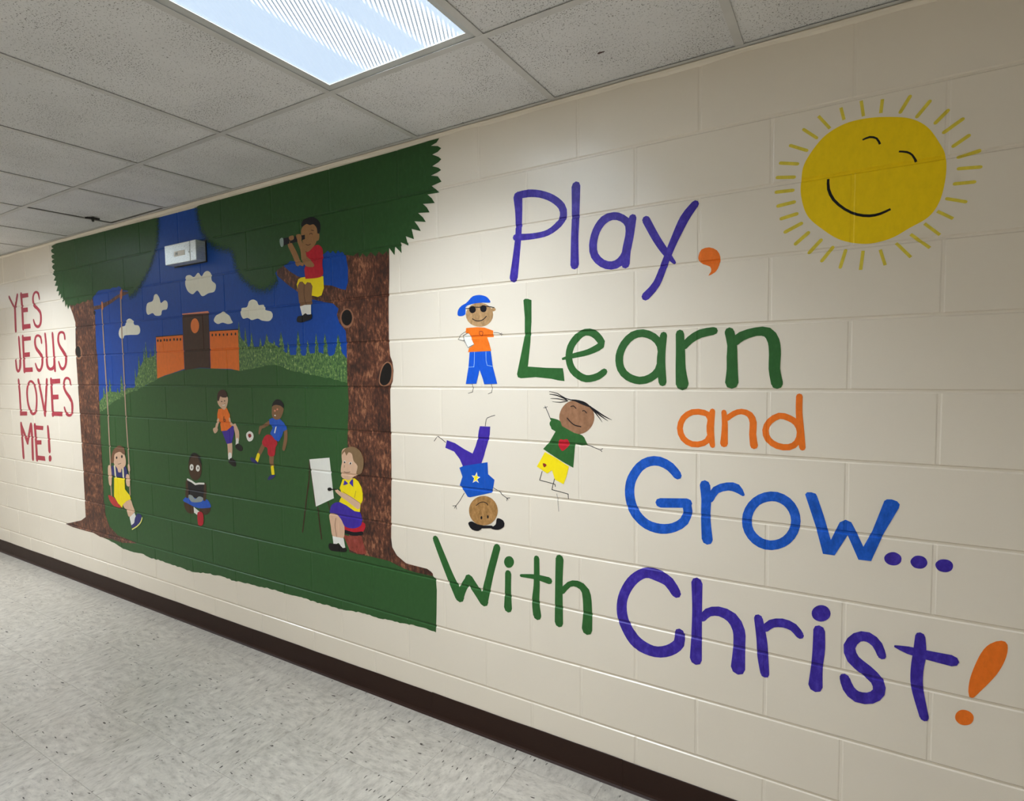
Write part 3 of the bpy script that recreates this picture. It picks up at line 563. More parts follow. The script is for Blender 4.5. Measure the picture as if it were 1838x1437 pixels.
  ('leg_line','hairdark',None,None,[('B',[-1202,1921,3.1,-1205,1866,3.1,-1195,1819,3.0])]),
  ('shorts','yellow',None,None,[('P',[-1255,1922,-1242,1946,-1223,1952,-1198,1953,-1173,1942,-1070,1945,-1069,1889,-1086,1857,-1111,1851,-1153,1861,-1145,1904,-1156,1921,-1180,1927,-1195,1916,-1214,1932,-1233,1933,-1247,1917,-1248,1900])]),
  ('arm','skinmid2',None,None,[('B',[-1294,2119,31,-1261,2068,34,-1241,2025,36]),('B',[-1241,2025,15.6,-1207,2013,15.5])]),
  ('shirt','red',None,None,[('S',[-1192,2064,-1154,2081,-1105,2094,-1076,2080,-1067,2054,-1074,2001,-1078,1946,-1180,1943,-1192,1950,-1196,1993,-1186,2009,-1213,2033,-1212,2054])]),
  ('head','skinmid2',None,None,[('S',[-1208,2180,-1186,2196,-1149,2201,-1113,2188,-1097,2153,-1087,2139,-1092,2115,-1108,2111,-1117,2097,-1155,2073,-1177,2069,-1191,2085,-1202,2120,-1210,2151])]),
  ('hair','inkblack',None,None,[('S',[-1208,2195,-1200,2217,-1172,2228,-1141,2229,-1109,2218,-1083,2196,-1078,2175,-1085,2147,-1100,2147,-1102,2170,-1125,2192,-1149,2191,-1173,2201,-1198,2192])]),
  ('arm','skinmid2',None,None,[('B',[-1235,2144,24,-1207,2091,32,-1197,2040,40]),('S',[-1211,2062,-1175,2046,-1145,2021,-1128,2003,-1137,1994,-1183,2002,-1207,2028])]),
  ('spyglass','inkblack',None,None,[('P',[-1342,2155,-1295,2154,-1296,2124,-1340,2118]),('P',[-1292,2151,-1244,2153,-1238,2125,-1291,2124]),('P',[-1210,2151,-1185,2151,-1186,2131,-1205,2128])]),
  ('spyglass_lens','lensgrey',None,None,[('S',[-1364,2154,-1341,2156,-1339,2120,-1355,2114,-1365,2132])]),
  ('hands','skinmid2',None,None,[('S',[-1298,2156,-1266,2158,-1264,2140,-1290,2137]),('S',[-1245,2158,-1213,2156,-1209,2132,-1236,2131])]),
  ('face','hairdark',None,None,[('B',[-1154,2149,3.3,-1142,2152,2.9,-1132,2146,3.1]),('B',[-1141,2167,2.9,-1123,2162,2.9]),('B',[-1181,2105,3.0,-1163,2099,2.9,-1147,2103,3.2])]),
  ('socks','white',None,None,[('P',[-1236,1815,-1201,1820,-1158,1818,-1160,1772,-1185,1773,-1200,1780,-1222,1770])]),
  ('shoes','inkblack',None,None,[('S',[-1262,1745,-1254,1767,-1219,1771,-1197,1780,-1182,1769,-1154,1773,-1158,1752,-1196,1742,-1234,1737])]),
 ]),
 ('painted_person', 'painted boy in a backwards blue cap and sunglasses beside the word Learn', 'painted figure', 1, None, None, [
  ('stick_limbs','inkblack',None,None,[('L',[-251,1442,2.2,-248,1423,2.2,-250,1409,2.0,-271,1403,1.9]),('L',[-162,1442,2.1,-159,1422,2.1,-161,1408,2.0,-178,1402,1.8]),('B',[-277,1650,2.0,-300,1639,2.0,-316,1621,2.1]),('L',[-316,1621,1.9,-285,1612,1.9]),('L',[-289,1616,1.5,-277,1612,1.7,-285,1607,1.6]),('L',[-280,1614,1.7,-277,1607,1.7]),('B',[-148,1640,1.8,-129,1639,1.8,-117,1634,1.8]),('L',[-121,1633,1.5,-111,1637,1.5]),('L',[-117,1634,1.4,-107,1632,1.4]),('L',[-117,1634,1.6,-114,1626,1.6])]),
  ('head','skintan',None,None,[('S',[-149,1709,-158,1686,-181,1670,-212,1666,-244,1674,-267,1692,-276,1717,-266,1740,-242,1756,-210,1760,-179,1751,-157,1733]),('S',[-137,1728,-139,1725,-143,1723,-148,1722,-153,1723,-157,1726,-158,1730,-157,1733,-153,1735,-148,1736,-142,1735,-139,1732])]),
  ('cap','capblue',None,None,[('S',[-316,1722,-311,1740,-295,1754,-275,1762,-259,1774,-242,1787,-211,1790,-181,1782,-167,1770,-161,1757,-195,1759,-238,1758,-269,1752,-277,1742,-277,1720,-292,1713,-310,1714])]),
  ('sunglasses','inkblack',None,None,[('S',[-228,1734,-230,1727,-236,1723,-244,1721,-252,1724,-257,1729,-259,1736,-257,1743,-251,1748,-243,1749,-235,1747,-230,1741]),('S',[-178,1735,-180,1728,-185,1723,-193,1722,-201,1724,-206,1730,-208,1737,-206,1743,-200,1748,-193,1749,-185,1747,-180,1742]),('B',[-277,1741,3.3,-258,1741,3.3,-242,1745,3.3,-212,1742,3.3,-195,1745,3.3,-169,1742,3.2,-143,1736,3.2])]),
  ('mouth','inkblack',None,None,[('B',[-246,1700,3.4,-230,1691,3.3,-209,1689,3.3,-192,1695,3.5,-179,1706,3.6])]),
  ('shirt','orange',None,None,[('P',[-275,1664,-222,1665,-190,1662,-150,1648,-150,1623,-178,1624,-168,1598,-160,1570,-268,1568,-263,1584,-239,1596,-256,1634,-262,1642,-278,1645])]),
  ('paper','white',None,None,[('P',[-289,1631,-262,1641,-254,1630,-253,1621,-238,1597,-268,1586,-281,1609])]),
  ('paper_edge','inkblack',None,None,[('L',[-266,1645,1.5,-289,1635,1.6,-290,1628,1.8,-281,1609,1.7,-268,1586,1.5,-239,1598,1.5])]),
  ('badge','darkred',None,None,[('C',[-213,1647,2.4,-198,1646,2.3,-197,1637,2.6,-203,1630,2.2,-211,1635,2.5])]),
  ('trousers','capblue',None,None,[('P',[-260,1568,-162,1569,-154,1510,-135,1442,-194,1440,-215,1498,-231,1442,-281,1441,-267,1508])]),
  ('stitching','palebluel',None,None,[('L',[-237,1568,2.2,-239,1523,2.2,-241,1509,1.9,-267,1508,1.9]),('L',[-184,1568,2.1,-184,1533,2.1,-179,1514,1.9,-155,1510,1.8])]),
 ]),
 ('painted_person', 'painted boy upside down on his hands in a blue shirt with a star', 'painted figure', 1, None, None, [
  ('stick_limbs','inkblack',None,None,[('B',[-193,1274,2.6,-190,1292,2.5,-183,1307,2.3,-147,1319,2.2]),('L',[-386,1198,2.6,-409,1213,2.6,-428,1222,2.3,-446,1200,2.6]),('L',[-298,996,2.5,-322,960,2.4,-341,938,2.4]),('L',[-358,936,1.9,-341,938,2.3,-349,926,2.1]),('L',[-341,938,2.4,-338,924,2.4]),('L',[-160,1031,2.4,-135,1020,2.4,-119,1007,2.5,-99,996,2.3,-85,999,2.2]),('L',[-99,996,2.0,-100,984,2.0]),('L',[-101,998,2.1,-93,989,2.1])]),
  ('trousers','purple',None,None,[('P',[-218,1273,-170,1273,-173,1241,-183,1207,-201,1157,-213,1125,-260,1114,-303,1105,-318,1134,-345,1163,-389,1176,-380,1208,-339,1198,-294,1176,-255,1161,-240,1192,-229,1223,-224,1253])]),
  ('shirt','blue2',None,None,[('P',[-320,1098,-300,1107,-185,1131,-183,1083,-154,1063,-160,1034,-167,1011,-209,999,-271,981,-282,982,-298,1003,-320,1026,-306,1062])]),
  ('star','white',None,None,[('P',[-236,1088,-233,1071,-220,1068,-234,1058,-227,1044,-241,1050,-257,1042,-249,1060,-261,1072,-245,1071])]),
  ('star_centre','yellow',None,None,[('P',[-237,1081,-235,1069,-226,1067,-236,1059,-231,1049,-241,1054,-253,1048,-247,1061,-255,1069,-244,1069])]),
  ('head','skintan2',None,None,[('S',[-141,942,-151,911,-175,886,-209,874,-243,877,-268,896,-277,926,-267,957,-241,982,-207,994,-174,990,-150,971])]),
  ('hair','inkblack',None,None,[('S',[-280,876,-263,883,-238,875,-208,873,-213,864,-233,848,-263,849,-278,864]),('S',[-174,867,-152,885,-144,911,-116,905,-113,883,-141,865]),('B',[-218,866,10.9,-169,873,10.8])]),
  ('face','inkblack',None,None,[('S',[-213,905,-214,900,-218,897,-221,899,-222,904,-220,909,-217,911,-214,909]),('S',[-183,912,-184,907,-187,905,-190,906,-191,911,-190,916,-187,918,-184,916]),('B',[-242,950,3.0,-226,963,3.0,-208,969,3.0,-193,966,3.3,-185,958,3.5])]),
 ]),
 ('painted_person', 'painted girl with flying black hair, green heart shirt and yellow shorts', 'painted figure', 1, None, None, [
  ('stick_limbs','inkblack',None,None,[('L',[91,1310,2.5,80,1335,2.5,71,1354,2.5]),('L',[62,1353,2.0,71,1354,2.1,68,1360,2.2]),('L',[71,1354,2.0,78,1358,2.0]),('L',[227,1225,2.3,255,1218,2.3,282,1209,2.3]),('L',[275,1211,2.0,282,1209,1.9,291,1215,1.9]),('L',[282,1209,2.0,288,1203,2.0]),('L',[54,1115,2.5,43,1080,2.6,84,1074,2.4,106,1070,2.5,107,1061,2.5]),('L',[104,1091,2.4,93,1049,2.6,128,1044,2.4,158,1039,2.5,159,1020,2.5]),('L',[113,1036,1.3,117,1007,1.3,120,970,1.3])]),
  ('head','skinbrown',None,None,[('S',[260,1325,251,1294,227,1270,193,1260,159,1267,134,1289,125,1320,135,1352,160,1376,194,1384,227,1377,251,1355])]),
  ('hair','inkblack',None,None,[('B',[86,1414,1.7,119,1407,2.9,152,1389,3.4,203,1379,4.5]),('B',[87,1404,1.7,118,1400,4.0,155,1385,3.5]),('B',[90,1388,1.1,118,1388,2.9,161,1381,2.8]),('B',[98,1377,1.1,131,1375,2.8,161,1381,2.8]),('S',[170,1386,203,1384,229,1375,250,1358,215,1368,191,1378]),('B',[229,1371,4.5,267,1348,4.5,295,1330,4.5,324,1317,1.1]),('B',[241,1363,4.0,267,1337,4.0,289,1308,1.1]),('B',[244,1363,4.6,281,1332,4.5,310,1313,1.1])]),
  ('shirt','letgreen',None,None,[('S',[90,1309,111,1313,130,1305,136,1288,154,1275,184,1265,214,1258,226,1242,224,1223]),('P',[91,1283,121,1293,136,1288,184,1265,214,1255,226,1223,211,1221,187,1225,179,1138,147,1152,104,1174,59,1199,86,1228,110,1267,94,1275]),('S',[124,1296,121,1287,114,1281,105,1278,96,1280,89,1286,86,1295,89,1303,96,1310,105,1313,115,1311,121,1305])]),
  ('heart','red',None,None,[('S',[120,1222,128,1239,142,1238,157,1241,165,1222,151,1206,136,1196,126,1208])]),
  ('shorts','yellow',None,None,[('P',[66,1188,110,1169,162,1141,153,1106,140,1074,106,1088,94,1122,75,1108,32,1131])]),
  ('small_heart','darkred',None,None,[('S',[57,1144,65,1145,73,1139,62,1130])]),
  ('face','inkblack',None,None,[('B',[170,1360,2.8,182,1363,2.8,192,1353,2.9]),('B',[215,1345,2.8,223,1347,2.8,232,1338,2.9]),('B',[156,1319,3.6,170,1304,3.6,187,1293,3.5,211,1289,3.4])]),
 ]),
 ('painted_sun', 'painted yellow smiling sun with thin rays at the top right', 'painting', 1, None, None, [
  ('disc','sunyellow',None,None,[('S',[897,2076,920,2115,950,2147,994,2167,1044,2170,1093,2162,1140,2147,1177,2117,1203,2071,1217,2033,1218,1978,1207,1920,1185,1884,1146,1861,1103,1838,1050,1831,992,1848,946,1884,907,1929,890,1989,891,2042])]),
  ('eye','inkblack',None,None,[('B',[1036,2114,4.4,1052,2118,5.8,1068,2111,4.8,1076,2094,5.3])]),
  ('eye','inkblack',None,None,[('B',[1118,2066,4.7,1135,2061,5.2,1147,2051,4.5,1156,2032,5.7])]),
  ('mouth','inkblack',None,None,[('B',[957,2023,6.0,958,1995,7.3,971,1963,7.2,998,1933,6.7,1027,1914,7.1,1056,1906,7.5,1080,1908,6.9,1103,1917,6.0])]),
  ('ray','rayyellow',1,None,[('L',[1031,2220,7.6,1037,2177,7.6])]),
  ('ray','rayyellow',1,None,[('L',[984,2213,7.7,992,2178,7.7])]),
  ('ray','rayyellow',1,None,[('L',[930,2203,7.8,959,2162,7.7])]),
  ('ray','rayyellow',1,None,[('L',[894,2174,8.2,927,2143,8.1])]),
  ('ray','rayyellow',1,None,[('L',[861,2136,8.8,903,2113,8.7])]),
  ('ray','rayyellow',1,None,[('L',[836,2091,9.5,880,2080,9.4])]),
  ('ray','rayyellow',1,None,[('L',[828,2051,9.7,872,2044,9.6])]),
  ('ray','rayyellow',1,None,[('L',[826,2009,9.9,869,2007,9.8])]),
  ('ray','rayyellow',1,None,[('L',[831,1968,10.2,873,1973,10.0])]),
  ('ray','rayyellow',1,None,[('L',[840,1930,10.2,880,1938,10.1])]),
  ('ray','rayyellow',1,None,[('L',[851,1890,10.2,892,1909,10.1])]),
  ('ray','rayyellow',1,None,[('L',[878,1852,10.0,910,1880,9.9])]),
  ('ray','rayyellow',1,None,[('L',[913,1823,9.7,942,1855,9.6])]),
  ('ray','rayyellow',1,None,[('L',[945,1796,9.4,971,1831,9.3])]),
  ('ray','rayyellow',1,None,[('L',[990,1773,8.5,1002,1819,8.5])]),
  ('ray','rayyellow',1,None,[('L',[1038,1761,8.0,1043,1813,8.0])]),
  ('ray','rayyellow',1,None,[('L',[1082,1811,7.5,1094,1768,7.5])]),
  ('ray','rayyellow',1,None,[('L',[1117,1825,7.6,1150,1783,7.6])]),
  ('ray','rayyellow',1,None,[('L',[1148,1844,7.7,1190,1803,7.6])]),
  ('ray','rayyellow',1,None,[('L',[1177,1868,7.5,1210,1834,7.4])]),
  ('ray','rayyellow',1,None,[('L',[1203,1896,7.8,1236,1872,7.7])]),
  ('ray','rayyellow',1,None,[('L',[1222,1925,8.2,1260,1911,8.1])]),
  ('ray','rayyellow',1,None,[('L',[1237,1960,8.7,1276,1958,8.5])]),
  ('ray','rayyellow',1,None,[('L',[1244,1997,8.6,1287,1993,8.5])]),
  ('ray','rayyellow',1,None,[('L',[1243,2026,8.9,1284,2034,8.8])]),
  ('ray','rayyellow',1,None,[('L',[1232,2056,8.9,1262,2076,8.8])]),
  ('ray','rayyellow',1,None,[('L',[1212,2095,8.9,1249,2120,8.8])]),
  ('ray','rayyellow',1,None,[('L',[1194,2123,8.7,1219,2149,8.7])]),
  ('ray','rayyellow',1,None,[('L',[1155,2148,8.8,1181,2181,8.7])]),
  ('ray','rayyellow',1,None,[('L',[1119,2168,8.6,1139,2204,8.5])]),
  ('ray','rayyellow',1,None,[('L',[1076,2176,7.8,1079,2212,7.8])]),
 ]),
 ('painted_word', 'purple painted word Play at the top of the lettering', 'painted word', 1, None, None, [
  ('letter','purple2',None,None,[('B',[-35,2139,38,-32,2081,30,-34,2008,26,-43,1934,29,-57,1842,35]),('B',[-34,2143,27,6,2144,28,57,2133,26,106,2109,26,141,2076,27,148,2043,28,131,2016,26,86,1991,22,24,1986,22,-46,1991,26])]),
  ('letter','purple2',None,None,[('B',[196,2137,33,194,2036,29,190,1956,28,189,1864,32])]),
  ('letter','purple2',None,None,[('C',[384,1977,25,362,2002,24,330,2014,27,297,2005,30,270,1972,29,258,1926,29,264,1888,28,291,1859,27,324,1848,28,354,1857,30,376,1888,28,385,1936,27]),('B',[397,1997,27,386,1936,30,376,1891,30,373,1847,29])]),
  ('letter','purple2',None,None,[('B',[442,1985,26,476,1919,25,507,1870,22,534,1835,10.2]),('B',[597,2011,24,565,1971,30,531,1902,25,507,1845,23,477,1773,25,441,1734,28])]),
 ]),
 ('painted_comma', 'orange painted comma right after the word Play', 'painted punctuation', 1, None, None, [
  ('comma','orange',None,None,[('S',[608,1849,617,1867,640,1871,663,1859,673,1837,670,1813,659,1793,638,1783,646,1796,643,1811,622,1821,609,1834])]),
 ]),
 ('painted_word', 'dark green painted word Learn under the word Play', 'painted word', 1, None, None, [
  ('letter','letgreen',None,None,[('P',[-17,1755,-11,1760,2,1759,17,1753,16,1672,10,1592,-1,1507,76,1501,141,1499,144,1481,147,1452,122,1455,94,1461,31,1467,-31,1463,-44,1467,-48,1479,-34,1535,-13,1622,-12,1691])]),
  ('letter','letgreen',None,None,[('B',[138,1532,7.9,186,1544,17.9,239,1555,21,285,1577,26,280,1599,27,257,1620,27,228,1625,24,199,1610,27,172,1575,27,165,1531,26,180,1491,27,215,1465,27,244,1461,25,276,1470,25,297,1485,23])]),
  ('letter','letgreen',None,None,[('C',[490,1570,25,467,1599,25,431,1613,26,397,1606,27,368,1579,27,351,1538,27,356,1495,27,381,1467,27,421,1454,26,457,1463,26,484,1488,26,493,1529,25]),('B',[500,1603,23,495,1560,25,492,1514,28,497,1448,26])]),
  ('letter','letgreen',None,None,[('B',[552,1606,26,554,1550,29,555,1492,32,560,1442,41]),('B',[565,1565,23,584,1585,25,615,1603,27,655,1610,25])]),
  ('letter','letgreen',None,None,[('B',[701,1605,28,709,1564,28,709,1527,31,710,1490,32,709,1447,39]),('B',[717,1574,27,736,1590,29,775,1602,26,807,1599,30,824,1572,32,828,1530,32,827,1489,31,835,1444,32])]),
 ]),
 ('painted_word', 'small orange painted word and, alone on its line', 'painted word', 1, None, None, [
  ('letter','orange',None,None,[('C',[646,1334,18.0,628,1351,19.0,592,1352,19.1,564,1332,18.7,553,1298,18.8,564,1265,19.4,592,1248,19.5,626,1253,18.6,646,1277,17.7]),('B',[653,1357,16.5,647,1308,23,649,1277,21,654,1247,15.5])]),
  ('letter','orange',None,None,[('B',[687,1355,15.1,690,1317,17.4,689,1279,19.7,688,1255,23]),('B',[696,1335,16.8,716,1351,16.9,738,1358,17.2,761,1349,18.8,771,1325,20.0,770,1289,19.9,774,1254,22])]),
  ('letter','orange',None,None,[('C',[888,1327,17.4,868,1342,18.6,842,1348,18.9,816,1330,17.9,805,1303,17.3,813,1275,18.3,838,1257,19.2,869,1255,18.7,890,1271,16.9,897,1301,16.4]),('B',[894,1407,17.4,894,1360,17.4,899,1301,18.5,904,1255,16.4])]),
 ]),
 ('painted_word', 'blue painted word Grow beside the three purple dots', 'painted word', 1, None, None, [
  ('letter','blue3',None,None,[('B',[546,1142,28,523,1168,31,488,1184,32,453,1181,32,421,1160,31,394,1117,32,386,1074,33,392,1031,34,409,995,35,445,965,34,492,956,34,536,967,30,568,992,29,580,1025,27]),('L',[490,1044,32,578,1053,31]),('B',[580,1025,29,576,1049,29])]),
  ('letter','blue3',None,None,[('B',[632,1118,32,636,1072,30,635,1013,29,640,941,34]),('B',[648,1073,21,665,1105,24,700,1120,26,726,1117,28,744,1099,11.1])]),
  ('letter','blue3',None,None,[('C',[890,1035,25,884,1002,25,866,973,26,840,955,28,810,950,31,783,961,31,763,985,29,756,1017,28,763,1052,27,782,1081,27,809,1098,29,838,1102,30,865,1090,29,883,1066,27])]),
  ('letter','blue3',None,None,[('P',[913,1117,918,1124,929,1125,940,1122,944,1114,961,1060,980,990,1001,1045,1015,1054,1029,1049,1042,1022,1059,982,1079,1030,1096,1088,1105,1119,1111,1124,1122,1125,1134,1121,1140,1113,1138,1102,1106,1028,1078,944,1048,943,1021,1010,990,946,961,946,942,1023])]),
 ]),
 ('painted_dots', 'three purple painted dots in a row after the word Grow', 'painted punctuation', 1, None, None, [
  ('dot','purple2',None,None,[('S',[1147,958,1144,949,1136,942,1126,940,1117,942,1110,949,1108,959,1112,968,1120,975,1130,978,1139,975,1146,968])]),
  ('dot','purple2',None,None,[('S',[1204,959,1201,950,1194,943,1184,941,1175,943,1169,950,1167,959,1171,968,1178,975,1187,977,1196,975,1202,968])]),
  ('dot','purple2',None,None,[('S',[1258,958,1255,949,1248,943,1239,941,1229,943,1223,950,1221,959,1225,968,1232,974,1242,976,1251,974,1257,967])]),
 ]),
 ('painted_word', 'green painted word With at the lower left of the lettering', 'painted word', 1, None, None, [
  ('letter','letgreen',None,None,[('B',[-449,783,30,-417,716,34,-376,634,38,-331,556,47]),('B',[-331,556,39,-309,602,33,-283,640,33]),('B',[-283,640,41,-248,601,38,-212,561,42]),('B',[-212,561,37,-182,678,33,-147,793,31])]),
  ('letter','letgreen',None,None,[('B',[-98,697,28,-100,626,28,-101,557,36]),('S',[-71,747,-75,735,-83,725,-94,720,-105,721,-113,729,-116,740,-113,752,-105,762,-93,767,-82,766,-74,758])]),
  ('letter','letgreen',None,None,[('B',[27,778,23,26,675,26,21,609,32,27,555,35]),('B',[-41,699,11.5,22,705,19.8,78,701,27])]),
  ('letter','letgreen',None,None,[('B',[122,792,32,118,692,30,117,547,34]),('B',[132,671,21,159,702,20,191,710,25,223,689,33,231,621,34,228,547,40])]),
 ]),
 ('painted_word', 'largest purple painted word at the bottom, before the orange exclamation mark', 'painted word', 1, None, None, [
  ('letter','purple2',None,None,[('B',[543,745,33,519,779,38,478,795,41,436,794,34,392,756,34,362,694,34,359,634,38,377,585,41,414,542,46,471,527,39,520,543,37,553,576,35,555,611,32])]),
  ('letter','purple2',None,None,[('B',[609,793,35,610,708,31,609,616,33,607,535,38]),('B',[627,678,22,644,701,27,677,712,32,715,700,38,736,664,37,738,611,35,735,539,42])]),
  ('letter','purple2',None,None,[('B',[792,715,25,802,650,30,806,593,31,812,542,25]),('B',[811,686,21,829,706,25,859,715,28,888,708,27,905,688,23])]),
  ('letter','purple2',None,None,[('B',[955,715,30,955,660,32,951,603,30,948,542,37]),('S',[983,772,980,759,971,748,959,742,947,743,938,750,935,762,938,775,947,786,959,792,971,791,979,784])]),
  ('letter','purple2',None,None,[('B',[1108,677,21,1097,706,26,1075,723,30,1049,716,27,1031,684,29,1041,649,34,1072,625,36,1099,600,33,1103,569,29,1083,546,32,1052,541,35,1031,559,31,1021,588,26])]),
  ('letter','purple2',None,None,[('B',[1193,754,22,1193,709,29,1188,656,28,1190,605,27,1207,528,21]),('B',[1136,712,5.4,1167,708,22,1207,705,26,1262,703,31])]),
 ]),
 ('painted_exclamation_mark', 'big orange painted exclamation mark at the bottom right', 'painted punctuation', 1, None, None, [
  ('stroke','orange',None,None,[('S',[1360,782,1372,774,1370,740,1354,692,1323,637,1305,611,1298,627,1302,673,1320,737,1338,768])]),
  ('dot','orange',None,None,[('S',[1310,554,1306,543,1298,536,1288,533,1279,536,1273,545,1273,556,1277,566,1285,574,1295,576,1304,573,1310,565])]),
 ]),
 ('painted_word', 'first red painted word Yes, topmost of the red lettering at the left', 'painted word', 1, None, None, [
  ('letter','redtext',None,None,[('L',[-4584,2117,25,-4541,2070,25,-4490,2019,24]),('L',[-4430,2120,30,-4462,2064,30,-4490,2019,30]),('L',[-4489,2023,35,-4494,1954,35,-4500,1849,35])]),
  ('letter','redtext',None,None,[('L',[-4362,2120,35,-4358,1996,35,-4364,1860,35]),('P',[-4381,2124,-4238,2121,-4238,2090,-4380,2090]),('P',[-4368,2015,-4260,2014,-4265,1980,-4367,1981]),('P',[-4380,1890,-4232,1889,-4230,1854,-4379,1853])]),
  ('letter','redtext',None,None,[('B',[-4056,2064,21,-4064,2099,24,-4100,2117,16.5,-4141,2105,22,-4163,2067,29,-4147,2022,29,-4095,1994,27,-4050,1957,30,-4051,1899,30,-4079,1866,24,-4119,1861,22,-4155,1880,25,-4173,1913,20])]),
 ]),
 ('painted_word', 'longer red painted word second from the top at the far left', 'painted word', 1, None, None, [
  ('letter','redtext',None,None,[('B',[-4454,1790,34,-4452,1721,34,-4450,1644,34,-4461,1567,37,-4492,1532,22,-4524,1547,34,-4535,1617,27])]),
  ('letter','redtext',None,None,[('L',[-4379,1795,36,-4382,1668,36,-4388,1530,36]),('P',[-4397,1795,-4238,1794,-4240,1764,-4392,1762]),('P',[-4375,1673,-4270,1675,-4275,1640,-4377,1638]),('P',[-4398,1557,-4240,1558,-4239,1524,-4401,1522])]),
  ('letter','redtext',None,None,[('B',[-4061,1740,24,-4069,1777,24,-4111,1795,16.9,-4152,1786,23,-4172,1747,32,-4157,1702,32,-4106,1666,32,-4067,1630,35,-4072,1576,30,-4113,1535,23,-4157,1543,27,-4185,1583,21])]),
  ('letter','redtext',None,None,[('B',[-3995,1799,28,-3988,1731,28,-3992,1633,30,-3986,1565,34,-3943,1541,22,-3892,1552,28,-3873,1583,33,-3872,1679,29,-3875,1798,29]),('L',[-3870,1587,29,-3870,1532,29])]),
  ('letter','redtext',None,None,[('B',[-3688,1755,22,-3696,1791,21,-3738,1803,16.0,-3778,1789,23,-3791,1743,29,-3771,1704,28,-3725,1665,31,-3689,1627,33,-3696,1575,27,-3735,1542,21,-3775,1548,26,-3803,1591,19.9])]),
 ]),
 ('painted_word', 'third red painted word Loves at the far left', 'painted word', 1, None, None, [
  ('letter','redtext',None,None,[('L',[-4505,1459,33,-4499,1358,33,-4501,1196,33]),('P',[-4518,1212,-4385,1217,-4387,1184,-4521,1179])]),
  ('letter','redtext',None,None,[('C',[-4293,1452,17.4,-4340,1421,27,-4365,1359,31,-4356,1272,32,-4315,1214,31,-4275,1200,20,-4229,1224,29,-4203,1301,29,-4205,1371,29,-4235,1431,27])]),
  ('letter','redtext',None,None,[('L',[-4154,1459,33,-4116,1347,33,-4075,1199,33]),('L',[-4011,1461,32,-4039,1348,32,-4073,1214,32])]),
  ('letter','redtext',None,None,[('L',[-3941,1464,34,-3943,1340,34,-3946,1203,34]),('P',[-3958,1467,-3798,1471,-3800,1437,-3954,1432]),('P',[-3941,1352,-3837,1355,-3840,1321,-3940,1317]),('P',[-3963,1224,-3794,1231,-3795,1197,-3963,1197])]),
  ('letter','redtext',None,None,[('B',[-3643,1431,22,-3649,1462,22,-3688,1476,16.0,-3727,1463,22,-3745,1418,29,-3720,1376,28,-3665,1334,32,-3635,1292,33,-3643,1231,26,-3680,1207,18.1,-3729,1219,27,-3755,1261,21])]),
 ]),
 ('painted_word', 'bottom red painted word Me with its exclamation mark at the far left', 'painted word', 1, None, None, [
  ('letter','redtext',None,None,[('L',[-4508,1114,37,-4504,991,37,-4502,849,37]),('L',[-4506,1101,37,-4410,970,37]),('L',[-4333,1114,35,-4413,970,35]),('L',[-4326,1114,38,-4323,1001,38,-4333,848,38])]),
  ('letter','redtext',None,None,[('L',[-4261,1114,37,-4259,979,37,-4260,848,37]),('P',[-4282,1113,-4116,1113,-4123,1081,-4280,1081]),('P',[-4254,997,-4163,1002,-4167,969,-4253,964]),('P',[-4276,879,-4121,882,-4116,846,-4278,845])]),
  ('exclamation_mark','redtext',None,None,[('B',[-4040,1109,31,-4037,1016,37,-4037,929,40]),('S',[-4010,873,-4015,861,-4025,852,-4039,847,-4052,850,-4060,858,-4062,870,-4057,882,-4046,892,-4033,896,-4020,893,-4012,885])]),
 ]),
]
